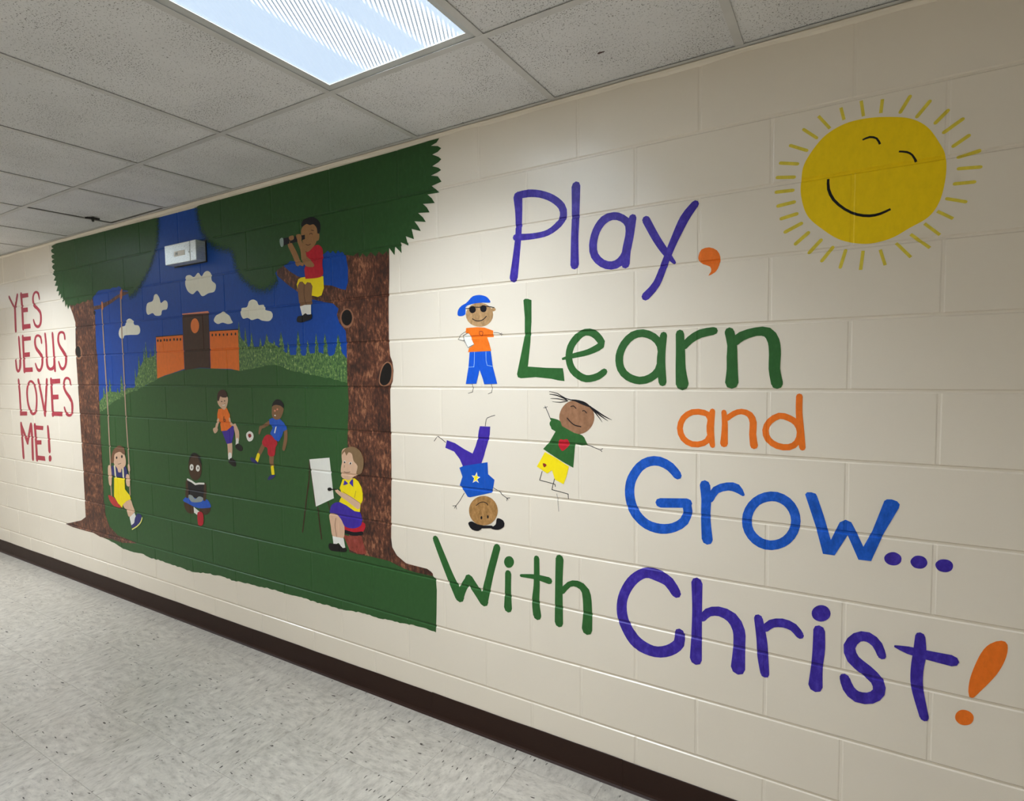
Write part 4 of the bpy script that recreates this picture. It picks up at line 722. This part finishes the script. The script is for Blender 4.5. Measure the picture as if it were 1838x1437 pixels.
# ------------------------------------------------------------------ wall_right: mortar bed + one object per block
def build_block_wall():
    v, f = [], []
    mb = MB()
    mb.box(WALL_L, WALL_R, BED_D, 0.20, 0.0, 2.60)
    for c in range(12):                       # the flush-filled head joints
        for x in head_joints(c):
            if WALL_L + 0.05 < x < WALL_R - 0.05:
                a, b_ = x - J_IN - 0.0002, x + J_IN + 0.0002
                zz = (BEDS[c] + J_IN, BEDS[c] + J_OUT, BEDS[c + 1] - J_OUT, BEDS[c + 1] - J_IN)
                yy = (BED_D + 0.0001, VERT_D, VERT_D, BED_D + 0.0001)
                mb.add([(xx, y_, z_) for z_, y_ in zip(zz, yy) for xx in (a, b_)] + [(a, BED_D + 0.002, zz[0]), (b_, BED_D + 0.002, zz[0]), (a, BED_D + 0.002, zz[3]), (b_, BED_D + 0.002, zz[3])],
                       [(0, 1, 3, 2), (2, 3, 5, 4), (4, 5, 7, 6), (8, 9, 1, 0), (6, 7, 11, 10), (10, 11, 9, 8), (0, 2, 4, 6, 10, 8), (1, 3, 5, 7, 11, 9)])
    w = mb.build('wall_right', M['wall'])
    tag(w, kind='structure')
    cache = {}
    joined = MB()
    def block(c, x0, x1):
        key = (c, round(x1 - x0, 4))
        z0, z1 = BEDS[c], BEDS[c + 1]
        if key not in cache:
            hw, hh = (x1 - x0) / 2, (z1 - z0) / 2
            a, b = hw - J_OUT, hh - J_OUT      # face
            A, B_ = hw - J_IN, hh - J_IN       # rim in the joint
            vv = [(-a, 0, -b), (a, 0, -b), (a, 0, b), (-a, 0, b)]
            for sx, sz in ((-1, -1), (1, -1), (1, 1), (-1, 1)):
                vv += [(sx * A, VERT_D, sz * b), (sx * A, BED_D, sz * B_), (sx * a, BED_D, sz * B_)]
            bk = len(vv)
            vv += [(-A, 0.03, -B_), (A, 0.03, -B_), (A, 0.03, B_), (-A, 0.03, B_)]
            ff = [(0, 1, 2, 3)]
            V = lambda q, i: 4 + q * 3 + i
            for q, cidx in enumerate((0, 1, 2, 3)):
                ff.append((cidx, V(q, 0), V(q, 1), V(q, 2)))
            ff += [(0, 1, V(1, 2), V(0, 2)), (1, 2, V(2, 0), V(1, 0)), (2, 3, V(3, 2), V(2, 2)), (3, 0, V(0, 0), V(3, 0))]
            ff += [(V(0, 1), V(0, 2), V(1, 2), V(1, 1), bk + 1, bk), (V(1, 1), V(1, 0), V(2, 0), V(2, 1), bk + 2, bk + 1),
                   (V(2, 1), V(2, 2), V(3, 2), V(3, 1), bk + 3, bk + 2), (V(3, 1), V(3, 0), V(0, 0), V(0, 1), bk, bk + 3)]
            me = bpy.data.meshes.new('block'); me.from_pydata(vv, [], ff)
            bm = bmesh.new(); bm.from_mesh(me); bmesh.ops.recalc_face_normals(bm, faces=bm.faces)
            for fc in bm.faces:
                if abs(fc.normal.y) > 0.99 and fc.normal.y > 0: pass
            bm.to_mesh(me); bm.free()
            # outward check: the face must look into the corridor
            if me.polygons[0].normal.y > 0: me.flip_normals()
            me.materials.append(M['wall'])
            cache[key] = me
        if x1 < -34 * H + 0.01 or x0 > 14 * H - 0.01:               # beyond the 300 nearest blocks, outside the photo
            joined.add([(q.co.x + (x0 + x1) / 2, q.co.y, q.co.z + (z0 + z1) / 2) for q in cache[key].vertices], [tuple(pp_.vertices) for pp_ in cache[key].polygons])
            return
        share('block', cache[key], w, ((x0 + x1) / 2, 0, (z0 + z1) / 2))
    for c in range(12):
        xs = sorted(set([WALL_L, WALL_R] + [x for x in head_joints(c) if WALL_L < x < WALL_R]))
        for x0, x1 in zip(xs, xs[1:]): block(c, x0, x1)
    jo_ = new_mesh('block_courses', joined.v, joined.f, M['wall'], w); jo_['kind'] = 'stuff'
    return w
wall_r = build_block_wall()

# opposite wall and the two ends of the corridor, behind or beside the camera
tag(MB().box(WALL_L - 0.2, WALL_R + 0.2, -DEPTH - 0.2, -DEPTH, 0, 2.60).build('wall_left', M['wall']), kind='structure')
tag(MB().box(WALL_L - 0.2, WALL_L, -DEPTH, 0.2, 0, 2.60).build('wall_far', M['wall']), kind='structure')
tag(MB().box(WALL_R, WALL_R + 0.2, -DEPTH, 0.2, 0, 2.60).build('wall_near', M['wall']), kind='structure')

# ------------------------------------------------------------------ floor: vinyl tiles
floor = tag(MB().box(WALL_L - 0.2, WALL_R + 0.2, -DEPTH - 0.2, 0.2, -0.12, -0.003).build('floor', M['subfloor']), kind='structure')
T = 0.3048; G = 0.00025
tv, tf = [], []
h = T / 2 - G; e = 0.0005
mbt = MB()
mbt.add([(-h, -h, -.0035), (h, -h, -.0035), (h, h, -.0035), (-h, h, -.0035), (-h, -h, -e), (h, -h, -e), (h, h, -e), (-h, h, -e),
         (-h + e, -h + e, 0), (h - e, -h + e, 0), (h - e, h - e, 0), (-h + e, h - e, 0)],
        [(0, 1, 5, 4), (1, 2, 6, 5), (2, 3, 7, 6), (3, 0, 4, 7), (4, 5, 9, 8), (5, 6, 10, 9), (6, 7, 11, 10), (7, 4, 8, 11), (8, 9, 10, 11), (0, 3, 2, 1)])
first = None
def cut_tile(x0, x1, y0, y1):
    o = MB().box(x0 + G, x1 - G, y0 + G, y1 - G, -0.0035, 0).build('vinyl_tile', M['tile'], floor)
    cx_, cy_ = (x0 + x1) / 2, (y0 + y1) / 2
    for v_ in o.data.vertices: v_.co.x -= cx_; v_.co.y -= cy_
    o.location = (cx_, cy_, 0)
XF0 = -0.62 - 28 * T
i = 0
far_ix = []
for ix in range(54):
    x0 = XF0 + ix * T; x1 = x0 + T
    if x1 < WALL_L + 0.01 or x0 > WALL_R - 0.01: continue
    if x1 < -7.0 or x0 > 2.6:                  # outside the photo: joined strips
        far_ix.append(ix); continue
    for iy in range(8):
        y1 = -0.10 - (iy - 1) * T; y0 = y1 - T
        if y1 > 0 or y0 < -DEPTH or x0 < WALL_L or x1 > WALL_R:
            a, b_, c_, d_ = max(x0, WALL_L), min(x1, WALL_R), max(y0, -DEPTH), min(y1, 0.0)
            if b_ - a > 0.02 and d_ - c_ > 0.02: cut_tile(a, b_, c_, d_)
            continue
        rz = (math.pi / 2) * ((ix + iy) % 2)
        if first is None:
            o = mbt.build('vinyl_tile', M['tile'], floor, ((x0 + x1) / 2, (y0 + y1) / 2, 0)); o.rotation_euler.z = rz
            first = o.data
        else:
            share('vinyl_tile', first, floor, ((x0 + x1) / 2, (y0 + y1) / 2, 0), rz)

o = MB()
for ix in far_ix:
    x0 = max(XF0 + ix * T, WALL_L); x1 = min(XF0 + (ix + 1) * T, WALL_R)
    for iy in range(8):
        y1 = min(-0.10 - (iy - 1) * T, 0); y0 = max(-0.10 - iy * T, -DEPTH)
        if y1 - y0 > 0.02: o.box(x0 + G, x1 - G, y0 + G, y1 - G, -0.0035, 0)
o = o.build('vinyl_tiles', M['tile'], floor); o['kind'] = 'stuff'

# ------------------------------------------------------------------ ceiling: slab, grid, lay-in tiles
ceiling = tag(MB().box(WALL_L - 0.2, WALL_R + 0.2, -DEPTH - 0.2, 0.2, 2.60, 2.72).build('ceiling', M['plenum']), kind='structure')
FL = 0.0119
def tee(name, x0, x1, y0, y1, axis):
    mb = MB()
    if axis == 'x':
        yc = (y0 + y1) / 2
        mb.box(x0, x1, yc - FL, yc + FL, CEIL, CEIL + 0.0012)
        mb.box(x0, x1, yc - 0.0008, yc + 0.0008, CEIL + 0.0012, CEIL + 0.035)
    else:
        xc = (x0 + x1) / 2
        mb.box(xc - FL, xc + FL, y0, y1, CEIL + 0.0004, CEIL + 0.0016)
        mb.box(xc - 0.0008, xc + 0.0008, y0, y1, CEIL + 0.0016, CEIL + 0.035)
    return mb.build(name, M['grid'], ceiling)
for yr in (RUN1, RUN2): tee('main_runner', WALL_L, WALL_R, yr, yr, 'x')
ks = [k for k in range(-14, 8) if WALL_L < TEE0 + k * TEE < WALL_R]
for k in ks:
    xc = TEE0 + k * TEE
    tee('cross_tee', xc, xc, RUN1 + FL, -0.003, 'y')
    tee('cross_tee', xc, xc, RUN2 + FL, RUN1 - FL, 'y')
    tee('cross_tee', xc, xc, -DEPTH + 0.003, RUN2 - FL, 'y')
# wall angle along the mural wall and the opposite one
def angle(name, y, s):
    mb = MB()
    a, b_ = sorted((y, y - s * 0.022)); mb.box(WALL_L, WALL_R, a, b_, CEIL, CEIL + 0.0012)
    a, b_ = sorted((y, y - s * 0.0015)); mb.box(WALL_L, WALL_R, a, b_, CEIL + 0.0012, CEIL + 0.022)
    o = mb.build(name, M['grid']); tag(o, kind='structure'); return o
angle('trim_1', -0.0005, 1); angle('trim_2', -DEPTH + 0.0005, -1)
# second, narrow bead of filler that closes the uneven gap under the angle
mb = MB(); n = 220
for i in range(n + 1):
    x = WALL_L + (WALL_R - WALL_L) * i / n
    dz = 0.0035 * math.sin(i * 0.9) * math.sin(i * 0.23) + 0.002 * random.uniform(-1, 1)
    mb.v += [(x, -0.0060, CEIL + 0.0002), (x, -0.0105, CEIL - 0.0045 + dz * 0.3), (x, -0.0085, CEIL - 0.010 + dz * 0.6), (x, 0.006, CEIL - 0.020 + dz)]
    if i:
        a = 4 * (i - 1); b_ = 4 * i
        mb.f += [(a + q, a + q + 1, b_ + q + 1, b_ + q) for q in range(3)]
tag(mb.build('trim_3', M['wall']), kind='structure')

LIGHTS = (0, -6, -12, 6)
def ceil_tile(x0, x1, y0, y1, dz=0.0):
    cx_, cy_ = (x0 + x1) / 2, (y0 + y1) / 2
    o = MB().box(x0 - cx_, x1 - cx_, y0 - cy_, y1 - cy_, 0.0, 0.016).build('ceiling_tile', M['ceil'], ceiling, (cx_, cy_, CEIL + 0.0040 + dz), bevel=0.0012)
    return o
edges = [WALL_L] + [TEE0 + k * TEE for k in ks] + [WALL_R]
stained = None
for j, (xa, xb) in enumerate(zip(edges, edges[1:])):
    k = round((xa - TEE0) / TEE) if xa > WALL_L else None
    g = 0.004
    xs0 = xa + g; xs1 = xb - g
    y1 = -0.004
    if k == -4:                               # this border tile sits askew and leaves a black slot
        xs0 = xa + 0.026; y1 = -0.032
    t = ceil_tile(xs0, xs1, RUN1 + g, y1)
    if k == 1: stained = t
    ceil_tile(xs0 if k != -4 else xa + g, xs1, -DEPTH + 0.004, RUN2 - g)
    if k in LIGHTS: continue
    ceil_tile(xa + g, xs1, RUN2 + g, RUN1 - g)
# brown scuff on the tile to the right of the lamp
if stained:
    lx, ly = 0.366 - stained.location.x, -0.2118 - stained.location.y
    vv = []
    for i in range(10):
        a = 2 * math.pi * i / 10
        r = 1 + 0.25 * math.sin(3 * a + 1)
        vv.append((lx + 0.0115 * r * math.cos(a), ly + 0.0045 * r * math.sin(a), -0.0006))
    s = new_mesh('scuff_mark', vv + [(x_, y_, 0.001) for x_, y_, _ in vv], [tuple(range(10))[::-1]] + [(i, (i + 1) % 10, 10 + (i + 1) % 10, 10 + i) for i in range(10)], M['darkbrown'], stained)
    s['label'] = 'small brown scuff'

# ------------------------------------------------------------------ recessed fluorescent fixtures
def fixture(k, label, power=1.0):
    xa, xb = TEE0 + k * TEE, TEE0 + (k + 1) * TEE
    cx_, cy_ = (xa + xb) / 2, (RUN1 + RUN2) / 2
    root = empty('ceiling_light', (cx_, cy_, CEIL))
    tag(root, label, 'ceiling light', 'recessed ceiling lights')
    hx, hy = (xb - xa) / 2 - 0.004, (RUN1 - RUN2) / 2 - 0.004
    W_ = 0.022                                # door frame width beyond the grid flange
    ix, iy = hx - 0.008 - W_, hy - 0.008 - W_
    mb = MB()                                 # housing above the ceiling
    z0, z1 = 0.018, 0.11
    mb.box(-hx, hx, -hy, -hy + 0.002, z0, z1); mb.box(-hx, hx, hy - 0.002, hy, z0, z1)
    mb.box(-hx, -hx + 0.002, -hy + 0.002, hy - 0.002, z0, z1); mb.box(hx - 0.002, hx, -hy + 0.002, hy - 0.002, z0, z1)
    mb.box(-hx, hx, -hy, hy, z1, z1 + 0.002)
    mb.build('housing', M['troffer'], root)
    mb = MB()                                 # door frame: sloped mitred sides
    o_, zo, zi = 0.0, 0.0020, 0.0075
    A = [(-hx, -hy, zo), (hx, -hy, zo), (hx, hy, zo), (-hx, hy, zo)]
    Bq = [(-ix, -iy, zi), (ix, -iy, zi), (ix, iy, zi), (-ix, iy, zi)]
    C_ = [(x, y, 0.018) for x, y, _ in A]; D_ = [(x, y, 0.018) for x, y, _ in Bq]
    mb.v = A + Bq + C_ + D_
    for q in range(4):
        r = (q + 1) % 4
        mb.f += [(q, r, 4 + r, 4 + q), (8 + q, 8 + r, 12 + r, 12 + q), (q, r, 8 + r, 8 + q), (4 + q, 4 + r, 12 + r, 12 + q)]
    mb.build('door_frame', M['troffer'], root)
    MB().box(-ix, ix, -iy, iy, 0.010, 0.0125).build('lens', M['lens'], root)
    for tx in (-0.16, 0.0, 0.16):
        MB().cyl((tx, -iy + 0.02, 0.07), 0.0125, 2 * iy - 0.04, 'y', 12).build('tube', M['troffer'], root, smooth=True)
    ld = bpy.data.lights.new('tube_light', 'AREA')
    ld.shape = 'RECTANGLE'; ld.size = 2 * ix; ld.size_y = 2 * iy
    ld.energy = LAMP_WATTS * power; ld.spread = math.radians(LAMP_SPREAD); ld.color = (0.84, 0.925, 1.0)
    lo = bpy.data.objects.new('tube_light', ld); COL.objects.link(lo)
    lo.location = (0, 0, 0.009); lo.parent = root
    return root
fixture(0, 'large lit rectangular ceiling light with ribbed lens, at the top edge of the photo')
fixture(-6, 'lit rectangular ceiling light further down the corridor, beyond the left edge', 1.25)
fixture(-12, 'lit rectangular ceiling light at the far end of the corridor, beyond the left edge')
fixture(6, 'added rectangular ceiling light beyond the right edge, to brighten the right part of the wall', 0.35)  # added unseen fixture, dimmed, lifts the right end of the mural wall

# ------------------------------------------------------------------ brown cove base
bb = empty('baseboard_right', (0, 0, 0)); tag(bb, kind='structure')
prof = [(0.0, 0.1015), (-0.0016, 0.1022), (-0.0030, 0.1012), (-0.0034, 0.020), (-0.0042, 0.012), (-0.0075, 0.005), (-0.0135, 0.0018), (-0.0160, 0.0), (0.0, 0.0)]
seams = [WALL_L, -7.80, -6.58, -5.36, -4.14, -2.92, -1.702, -0.483, 0.361, 1.58, 2.80, 4.02, WALL_R]
for xa, xb in zip(seams, seams[1:]):
    mb = MB(); n = max(2, int((xb - xa) / 0.06))
    za = random.uniform(-0.001, 0.001)
    for i in range(n + 1):
        x = xa + 0.0004 + (xb - xa - 0.0008) * i / n
        wob = 0.0012 * math.sin(x * 7.3) + 0.0008 * math.sin(x * 23 + 1)
        for (py, pz) in prof:
            mb.v.append((x, py - 0.0002 - (abs(wob) * 0.3 if py < 0 else 0), pz + (wob * 0.6 + za if pz > 0.05 else 0)))
    m_ = len(prof)
    for i in range(n):
        for j in range(m_):
            a, b_ = i * m_ + j, i * m_ + (j + 1) % m_
            mb.f.append((a, b_, b_ + m_, a + m_))
    mb.f += [tuple(range(m_)), tuple(range(n * m_, n * m_ + m_))]
    mb.build('cove_base_strip', M['base'], bb)
mb = MB().box(WALL_L, WALL_R, -DEPTH, -DEPTH + 0.004, 0, 0.1015)
tag(mb.build('baseboard_left', M['base']), kind='structure')

# ------------------------------------------------------------------ steel box on the wall inside the mural
bx = empty('wall_box', (-2.125, 0, 2.112))
tag(bx, 'brushed steel box fixed high on the wall over the painted blue sky', 'wall box')
MB().box(-0.150, 0.095, -0.062, -0.0035, 0.0, 0.109).build('cover', M['steel'], bx, bevel=0.003)
MB().box(0.0965, 0.150, -0.062, -0.0035, 0.0, 0.109).build('end_cap', M['steel'], bx, bevel=0.003)
MB().box(-0.158, 0.158, -0.0035, -0.0018, -0.006, 0.115).build('back_plate', M['darkmetal'], bx)
pl = MB().box(-0.055, 0.045, -0.0640, -0.0618, 0.038, 0.066).build('name_plate', M['white'], bx, bevel=0.0008)
mb = MB()
mb.box(-0.040, -0.034, -0.0648, -0.0639, 0.044, 0.060); mb.box(-0.026, -0.020, -0.0648, -0.0639, 0.044, 0.060); mb.box(-0.034, -0.026, -0.0648, -0.0639, 0.050, 0.054)
mb.build('plate_relief', M['grey'], pl)
for sx in (0.082, 0.110):
    MB().cyl((sx, -0.0645, 0.05), 0.004, 0.003, 'y', 12).build('screw', M['steel'], bx, smooth=False)
# small dark T-shaped piece lying against the ceiling where the slot is
ck = empty('ceiling_piece', (-2.9316, -0.125, CEIL))
tag(ck, 'small dark T-shaped piece on the ceiling beside the black tile slot', 'ceiling clip')
d = Vector((0.1037, -0.053)).normalized(); n_ = Vector((-d.y, d.x))
mb = MB()
def bar(p, q, w, z0, z1):
    dd = (q - p).normalized(); nn = Vector((-dd.y, dd.x)) * w
    c = [p - nn, q - nn, q + nn, p + nn]
    mb.add([(v.x, v.y, z0) for v in c] + [(v.x, v.y, z1) for v in c], box_data(0, 1, 0, 1, 0, 1)[1])
bar(Vector((0, 0)), d * 0.085, 0.006, -0.008, 0.0)
mb.build('stem', M['darkmetal'], ck)
mb = MB(); last = None
for i in range(9):
    t = (i - 4) / 4.0
    p = d * (0.092 - 0.012 * t * t) + n_ * (0.036 * t)
    if last is not None: bar(last, p, 0.004, -0.010, -0.001)
    last = p
mb.build('arc', M['darkmetal'], ck)

# ------------------------------------------------------------------ the painted mural
def catmull(pts, closed, step):
    """dense smooth curve through pts (tuples of any length)"""
    n = len(pts); out = []
    rng = range(n if closed else n - 1)
    for i in rng:
        if closed: p0, p1, p2, p3 = pts[i - 1], pts[i], pts[(i + 1) % n], pts[(i + 2) % n]
        else: p0, p1, p2, p3 = pts[max(i - 1, 0)], pts[i], pts[i + 1], pts[min(i + 2, n - 1)]
        L_ = math.hypot(p2[0] - p1[0], p2[1] - p1[1])
        k = max(2, min(10, int(L_ / step)))
        for j in range(k):
            t = j / k
            out.append(tuple(0.5 * (2 * b + (c - a) * t + (2 * a - 5 * b + 4 * c - d_) * t * t + (3 * b - a - 3 * c + d_) * t ** 3) for a, b, c, d_ in zip(p0, p1, p2, p3)))
    if not closed: out.append(tuple(pts[-1]))
    return out

def stroke_faces(c, closed, polys, step=6.0):
    n = len(c); L_, R_ = [], []
    for i in range(n):
        a = c[i - 1] if (closed or i > 0) else c[i]
        b = c[(i + 1) % n] if (closed or i < n - 1) else c[i]
        dx, dy = b[0] - a[0], b[1] - a[1]; l = math.hypot(dx, dy) or 1
        nx, ny = -dy / l, dx / l; w = c[i][2] / 2
        L_.append((c[i][0] + nx * w, c[i][1] + ny * w)); R_.append((c[i][0] - nx * w, c[i][1] - ny * w))
    for i in range(n if closed else n - 1):
        j = (i + 1) % n
        polys.append([L_[i], L_[j], R_[j], R_[i]])
    if not closed:
        for i in (0, n - 1):
            w = c[i][2] / 2
            if w > 4:
                polys.append([(c[i][0] + w * math.cos(t * math.pi / 4) * 0.98, c[i][1] + w * math.sin(t * math.pi / 4) * 0.98) for t in range(8)])

def shape_polys(kind, d):
    polys = []
    if kind == 'P':
        polys.append([(d[i], d[i + 1]) for i in range(0, len(d), 2)])
    elif kind == 'S':
        polys.append(catmull([(d[i], d[i + 1]) for i in range(0, len(d), 2)], True, 9))
    elif kind in 'BCL':
        pts = [(d[i], d[i + 1], d[i + 2]) for i in range(0, len(d), 3)]
        if kind == 'L':
            for a, b in zip(pts, pts[1:]): stroke_faces([a, b], False, polys)
            for p in pts[1:-1]:
                polys.append([(p[0] + p[2] / 2 * math.cos(t * math.pi / 4), p[1] + p[2] / 2 * math.sin(t * math.pi / 4)) for t in range(8)])
        else:
            stroke_faces(catmull(pts, kind == 'C', 14), kind == 'C', polys)
    elif kind == 'F':                          # a small fir: ragged spire
        x, zt, w, zb = d
        rr = random.Random(int(x * 7 + zt))
        n = max(5, int((zt - zb) / 22)); Lp, Rp = [], []
        for i in range(1, n + 1):
            t = i / n; hw = w * (t ** 0.85)
            z = zt + (zb - zt) * t
            Lp += [(x - hw * rr.uniform(0.85, 1.15), z - 4), (x - hw * rr.uniform(0.45, 0.7), z + rr.uniform(-2, 3))]
            Rp += [(x + hw * rr.uniform(0.85, 1.15), z - 4), (x + hw * rr.uniform(0.45, 0.7), z + rr.uniform(-2, 3))]
        Lp.pop(); Rp.pop()
        polys.append([(x, zt)] + Rp + Lp[::-1])
    return polys

def decal_mesh(name, polys, level, mat, parent, org):
    """fill the outlines, split along the block joints and press the film into them"""
    pts, edges_, faces_ = [], [], []
    seen = {}
    def pid(p):
        k = (round(p[0], 2), round(p[1], 2))
        if k not in seen:
            seen[k] = len(pts); pts.append(Vector(k))
        return seen[k]
    for pl_ in polys:
        ids = []
        for p in pl_:
            q = pid(p)
            if not ids or ids[-1] != q: ids.append(q)
        if len(ids) > 2 and ids[0] == ids[-1]: ids.pop()
        if len(ids) > 2:
            ar = sum(pts[a].x * pts[b].y - pts[b].x * pts[a].y for a, b in zip(ids, ids[1:] + ids[:1]))
            faces_.append(ids if ar > 0 else ids[::-1])
    xs = [p[0] for pl_ in polys for p in pl_]; zs = [p[1] for pl_ in polys for p in pl_]
    x0, x1, z0, z1 = min(xs) - 3, max(xs) + 3, min(zs) - 3, max(zs) + 3
    ji, jo = J_IN * 1000, J_OUT * 1000
    for bz in BEDS:
        for s in (-jo, -ji, ji, jo):
            z = bz * 1000 + s
            if z0 < z < z1: edges_.append((pid((x0, z)), pid((x1, z))))
    for c in range(12):
        a, b = max(z0, BEDS[c] * 1000), min(z1, BEDS[c + 1] * 1000)
        if b - a < 1: continue
        for hx in head_joints(c):
            for s in (-jo, -ji, ji, jo):
                x = hx * 1000 + s
                if x0 < x < x1: edges_.append((pid((x, a)), pid((x, b))))
    vo, eo, fo, ov, oe, of = delaunay_2d_cdt(pts, edges_, faces_, 0, 0.005, True)
    keep = [f for f, src in zip(fo, of) if src]
    # drop slivers left where a curve crosses itself
    par = {}
    def root_of(i):
        while par.setdefault(i, i) != i:
            par[i] = par[par[i]]; i = par[i]
        return i
    for f in keep:
        for i in f[1:]: par[root_of(i)] = root_of(f[0])
    area = {}
    for f in keep:
        a, b, c = (vo[i] for i in f[:3])
        k = root_of(f[0]); area[k] = area.get(k, 0) + abs((b.x - a.x) * (c.y - a.y) - (b.y - a.y) * (c.x - a.x)) / 2
    big = max(area.values())
    keep = [f for f in keep if area[root_of(f[0])] > min(12.0, 0.3 * big)]
    groups = {}
    for f in keep: groups.setdefault(root_of(f[0]), []).append(f)
    out = []
    for g_ in groups.values():                 # every separate dab of paint is an object of its own
        used = sorted({i for f in g_ for i in f}); mp = {v: i for i, v in enumerate(used)}
        verts = []
        for i in used:
            x, z = vo[i].x / 1000, vo[i].y / 1000
            verts.append((x - org[0], relief(x, z) - 0.00035 - 0.00012 * level - org[1], z - org[2]))
        faces = []
        for f in g_:
            a, b, c = (vo[i] for i in f[:3])
            cr = (b.x - a.x) * (c.y - a.y) - (b.y - a.y) * (c.x - a.x)
            g = [mp[i] for i in f]
            faces.append(g if cr > 0 else g[::-1])
        nm = ONE.get(name, name) if len(groups) > 1 else name
        out.append(new_mesh(nm, verts, faces, mat, parent))
    return out
ONE = {'arms': 'arm', 'legs': 'leg', 'socks': 'sock', 'shoes': 'shoe', 'eyes': 'eye', 'hands': 'hand', 'straps': 'strap',
       'stick_limbs': 'stick_limb', 'window_dots': 'window_dot', 'eye_whites': 'eye_white', 'glasses': 'glasses_rim',
       'face': 'face_line', 'hair': 'hair_strand', 'spyglass': 'spyglass_section', 'stitching': 'stitch_line',
       'bow_tie': 'bow', 'shirt_number': 'number_stroke', 'letter': 'letter_stroke', 'head': 'head', 'wing': 'wing'}

def soft_strip(pts, width, level, mat, parent, org):
    c = catmull(pts, False, 12)
    n = len(c); rows = 10; verts, faces, fade = [], [], []
    for i in range(n):
        a, b = c[max(i - 3, 0)], c[min(i + 3, n - 1)]
        dx, dy = b[0] - a[0], b[1] - a[1]; l = math.hypot(dx, dy) or 1
        nx, ny = -dy / l, dx / l
        for j in range(rows):
            t = j / (rows - 1)
            x, z = (c[i][0] + nx * (t * width - 8)) / 1000, (c[i][1] + ny * (t * width - 8)) / 1000
            verts.append((x - org[0], min(relief(x, z), 0.0005) - 0.00035 - 0.00012 * level, z - org[2]))
            fade.append(1.0 - t if i not in (0, n - 1) else 1.0 - t)
    for i in range(n - 1):
        for j in range(rows - 1):
            q = i * rows + j
            faces.append((q, q + 1, q + rows + 1, q + rows))
    o = new_mesh('sponged_edge', verts, faces, mat, parent)
    at = o.data.attributes.new('fade', 'FLOAT', 'POINT')
    at.data.foreach_set('value', fade)
    return o

for (name, label, cat, lev0, group, soft, parts) in MURAL:
    allp = []
    for pn, mat, lv, plab, shapes in parts:
        allp.append([q for k, d_ in shapes for q in shape_polys(k, d_)])
    xs = [p[0] for ps in allp for pl_ in ps for p in pl_]; zs = [p[1] for ps in allp for pl_ in ps for p in pl_]
    single = len(parts) == 1
    org = (0, 0, 0) if single else ((min(xs) + max(xs)) / 2000, 0.0, min(zs) / 1000)
    root = None if single else empty(name, org)
    for i, ((pn, mat, lv, plab, shapes), ps) in enumerate(zip(parts, allp)):
        made = decal_mesh(name if single else pn, ps, lev0 + (lv if lv is not None else i) if lv is None else lv, M[mat], root, org)
        if plab and not single:
            for o in made: o['label'] = plab
        if single: root = made[0]
    if soft:
        sp = [(soft[1][i], soft[1][i + 1]) for i in range(0, len(soft[1]), 2)]
        soft_strip(sp, 95, 9.5, M['leaf_soft'], root, org)
    tag(root, label, cat, group)
